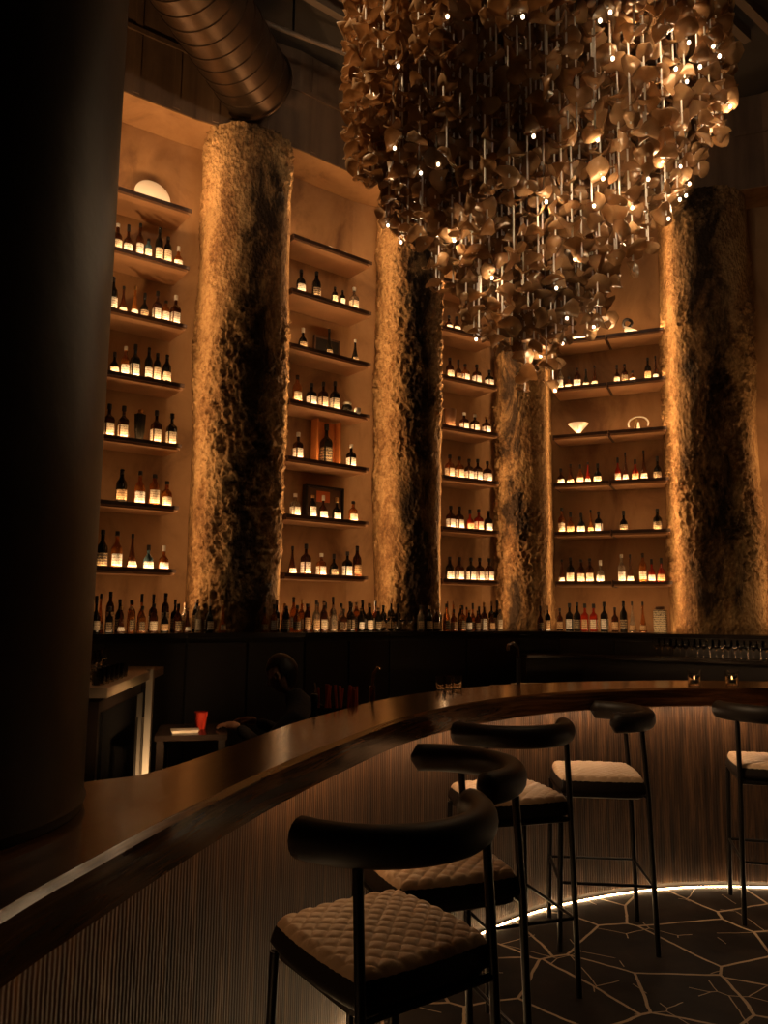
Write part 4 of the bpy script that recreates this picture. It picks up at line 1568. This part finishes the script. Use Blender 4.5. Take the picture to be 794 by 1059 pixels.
# ------------------------------------------------------------------ chandelier
CX, CY, CR = .75, 3.80, .95
ch = tag(empty('chandelier', (CX, CY, CEIL)), 'huge cascading chandelier of brown shell glass petals on hanging strings', 'chandelier')
MB().lathe([(CR * 1.02, -.12), (CR * 1.05, -.10), (CR * 1.05, -.001)], 64).build('canopy', MT['batten'], ch, smooth=30)


def petal_mesh(seed):
    rg = random.Random(seed)
    n, m = 12, 3
    ph = [rg.uniform(0, 6.28) for _ in range(4)]
    cup = rg.uniform(.18, .42)
    vs = [(0, 0, 0)]
    for j in range(1, m + 1):
        u = j / m
        for i in range(n):
            a = 2 * PI * i / n
            R = .047 * u * (1 + .14 * math.sin(2 * a + ph[0]) + .10 * math.sin(3 * a + ph[1]) + .05 * math.sin(5 * a + ph[2]))
            z = cup * .045 * u * u + .018 * u * u * math.sin(2 * a + ph[3]) + .009 * u * math.sin(3 * a + ph[0])
            vs.append((R * math.cos(a), R * math.sin(a), z))
    fs = [(0, 1 + i, 1 + (i + 1) % n) for i in range(n)]
    for j in range(1, m):
        for i in range(n):
            k = (i + 1) % n
            fs.append((1 + (j - 1) * n + i, 1 + j * n + i, 1 + j * n + k, 1 + (j - 1) * n + k))
    # thickness: a second skin
    base = len(vs)
    vs += [(x * .985, y * .985, z - .005) for x, y, z in vs]
    fs2 = [tuple(base + i for i in f[::-1]) for f in fs]
    rim = [1 + (m - 1) * n + i for i in range(n)]
    fs3 = [(rim[i], base + rim[i], base + rim[(i + 1) % n], rim[(i + 1) % n]) for i in range(n)]
    return vs, fs + fs2 + fs3


PET = [petal_mesh(s) for s in range(6)]
PETM = [MB().add(*p).mesh('petal', MT['petal'], smooth=60) for p in PET]


def bottom_z(r):
    """height of the lowest petal at distance r from the axis"""
    t = r / CR
    return 2.63 + 1.36 * t ** 1.15


strings, petals, bulbs = [], [], []
rg = random.Random(5)
pts = []
tries = 0
while len(pts) < 330 and tries < 120000:
    tries += 1
    a, r = rg.uniform(0, 2 * PI), CR * math.sqrt(rg.random())
    x, y = r * math.cos(a), r * math.sin(a)
    if all((x - q[0]) ** 2 + (y - q[1]) ** 2 > (.055 + .028 * min(1, r / .6)) ** 2 for q in pts): pts.append((x, y, r))
for i in range(44):                    # a dense rim of strings
    a = 2 * PI * i / 44
    pts.append((CR * math.cos(a), CR * math.sin(a), CR))
for x, y, r in pts:
    zb_ = bottom_z(r) + rg.uniform(-.08, .30 if r < CR * .97 else .12)
    # gaze through the cone: the tip hangs a little left of the axis
    strings.append((x, y, zb_))
    z = zb_
    step = .070 if r > CR * .85 else (.105 if r > .4 else .085)
    while z < 5.55:
        petals.append((x + rg.uniform(-.02, .02), y + rg.uniform(-.02, .02), z, rg.randrange(6), rg.uniform(0, 6.28), rg.uniform(-.7, .7) if rg.random() < .85 else rg.uniform(1.0, 1.6), rg.uniform(-.45, .45), rg.uniform(.8, 1.25)))
        if z > 3.9 and r < CR * .8: z += .06
        z += step * rg.uniform(.8, 1.3) * (1 if rg.random() > .1 else 1.9)
    if rg.random() < (.26 if x > .1 else .10): bulbs.append((x + .01, y, zb_ - .03))


def world_dist(x, y, z): return (Vector((CX + x, CY + y, z)) - Vector((0, 0, CAM_H))).length


def rot_pt(v, rz, rx, ry):
    m = Matrix.Rotation(rz, 3, 'Z') @ Matrix.Rotation(rx, 3, 'X') @ Matrix.Rotation(ry, 3, 'Y')
    return m @ Vector(v)


def in_view(p): return p[2] < 5.0 + .15 * p[1]


petals.sort(key=lambda p: world_dist(*p[:3]) + (0 if in_view(p) else 100))
for i, (x, y, z, k, rz, rx, ry, s) in enumerate(petals[:100]):
    o = obj('petal', PETM[k], ch, (x, y, z - CEIL))
    o.rotation_mode = 'XYZ'
    m = Matrix.Rotation(rz, 3, 'Z') @ Matrix.Rotation(rx, 3, 'X') @ Matrix.Rotation(ry, 3, 'Y')
    o.rotation_euler = m.to_euler(); o.scale = (s, s, s)
mb = MB()
for (x, y, z, k, rz, rx, ry, s) in petals[100:]:
    m = np.array(Matrix.Rotation(rz, 3, 'Z') @ Matrix.Rotation(rx, 3, 'X') @ Matrix.Rotation(ry, 3, 'Y')) * s
    vv = np.array(PET[k][0]) @ m.T + np.array([x, y, z - CEIL])
    mb.add(vv.tolist(), PET[k][1])
tag(mb.build('petal_cluster', MT['petal'], ch, smooth=60, fix=False), kind='stuff')
strings.sort(key=lambda p: world_dist(*p))
sb = MB()
for i, (x, y, z) in enumerate(strings):
    t_ = MB() if i < 100 else sb
    t_.tube([(x, y, -.121), (x, y, z - CEIL - .01)], .0042, 6)
    if i < 100: t_.build('string', MT['rod'], ch, smooth=40)
tag(sb.build('string_bundle', MT['rod'], ch, smooth=40), kind='stuff')
bm_ = MB().lathe([(.0006, -.009), (.006, -.007), (.008, 0), (.006, .007), (.0006, .009)], 12).mesh('bulb', MT['bulb'], smooth=70)
bulbs.sort(key=lambda p: world_dist(*p))
for i, (x, y, z) in enumerate(bulbs[:60]):
    o = obj('bulb', bm_, ch, (x, y, z - CEIL))
    if i % 3 == 0:
        ld = bpy.data.lights.new('bulb_light', 'POINT'); ld.energy = P_BULB; ld.color = SOFT; ld.shadow_soft_size = .03
        lo = bpy.data.objects.new('bulb_light', ld); C.objects.link(lo); lo.parent = ch; lo.location = (x, y, z - CEIL - .03)
# lamps recessed in the canopy shine down the strings
for a in range(5):
    ld = bpy.data.lights.new('canopy_lamp', 'SPOT'); ld.energy = P_CANOPY; ld.color = (1, .78, .55); ld.spot_size = 1.1; ld.spot_blend = .6
    ld.shadow_soft_size = .05
    lo = bpy.data.objects.new('canopy_lamp', ld); C.objects.link(lo); lo.parent = ch
    lo.location = (.5 * math.cos(a * 1.257), .5 * math.sin(a * 1.257), -.13)

# ------------------------------------------------------------------ fill spots added out of sight to brighten frieze, duct and chandelier
def down(name, loc, aim, e, col=SOFT, size=1.2, soft=.12, blend=.8):
    ld = bpy.data.lights.new(name, 'SPOT'); ld.energy = e; ld.color = col; ld.spot_size = size; ld.spot_blend = blend
    ld.shadow_soft_size = soft
    lo = bpy.data.objects.new(name, ld); C.objects.link(lo); lo.location = loc
    dv = Vector(aim) - Vector(loc)
    lo.rotation_euler = dv.to_track_quat('-Z', 'Y').to_euler()
    return lo


down('frieze_fill', (-3.3, 3.4, 1.8), (-1.6, 6.9, 6.8), P_FILL * 90, WARM, .8)
down('chandelier_fill', (-2.6, 3.0, 6.6), (.2, 3.8, 4.3), P_FILL * 190, SOFT, .8)
down('chandelier_fill', (3.4, 1.0, 6.8), (1.0, 3.8, 4.0), P_FILL * 24, SOFT, .6)
# fill strips added along the counter fronts, more light on bottles and glasses
for nm, al, kk in (('a1', A1, .5), ('a2', A2, .8), ('a3', A3, .4), ('a4', A4, .9)):
    d, n = dirs(*al)
    q0_, q1_ = v2(al[0]) + n * .41, v2(al[1]) + n * .41
    area('counter_fill', (q0_.x, q0_.y, BT + .004), (q1_.x, q1_.y, BT + .004), P_LEDGE * .65 * kk, WARM, .01, (-n.x, -n.y, .35))
q0_, q1_ = g1[2], g1[3]
area('counter_fill', (q0_[0], q0_[1], 1.136), (q1_[0], q1_[1], 1.136), .5, WARM, .01, (-.4, 1, .3))
# unseen fill strips added under the bar's inner side, brightening post and sink rim
ia, ib = I[124], I[129]
area('under_bar_fill', (ia.x - .02, ia.y, zb - .01), (ib.x - .02, ib.y, zb - .01), 5.0, WARM, .02, (-1.75, 1.75, -.22), spread=.40)
area('post_fill', (-1.65, 5.34, .10), (-1.57, 5.34, .10), 24, SOFT, .03, (-.12, .42, 1), spread=1.6)  # unseen fill added near the floor to brighten the steel post
ia, ib = I[160], I[186]
area('under_bar_fill', (ia.x, ia.y + .02, zb - .01), (ib.x, ib.y + .02, zb - .01), 2.5, WARM, .02, (0, 1, .0))
for k in range(6):  # fill points added above the view to brighten the strings, no bulbs modelled
    a = k * 1.047 + .4
    ld = bpy.data.lights.new('string_fill', 'POINT'); ld.energy = 17; ld.color = (1, .80, .60); ld.shadow_soft_size = .04
    lo = bpy.data.objects.new('string_fill', ld); C.objects.link(lo); lo.parent = ch; lo.location = (.45 * math.cos(a), .45 * math.sin(a), 5.75 - CEIL)
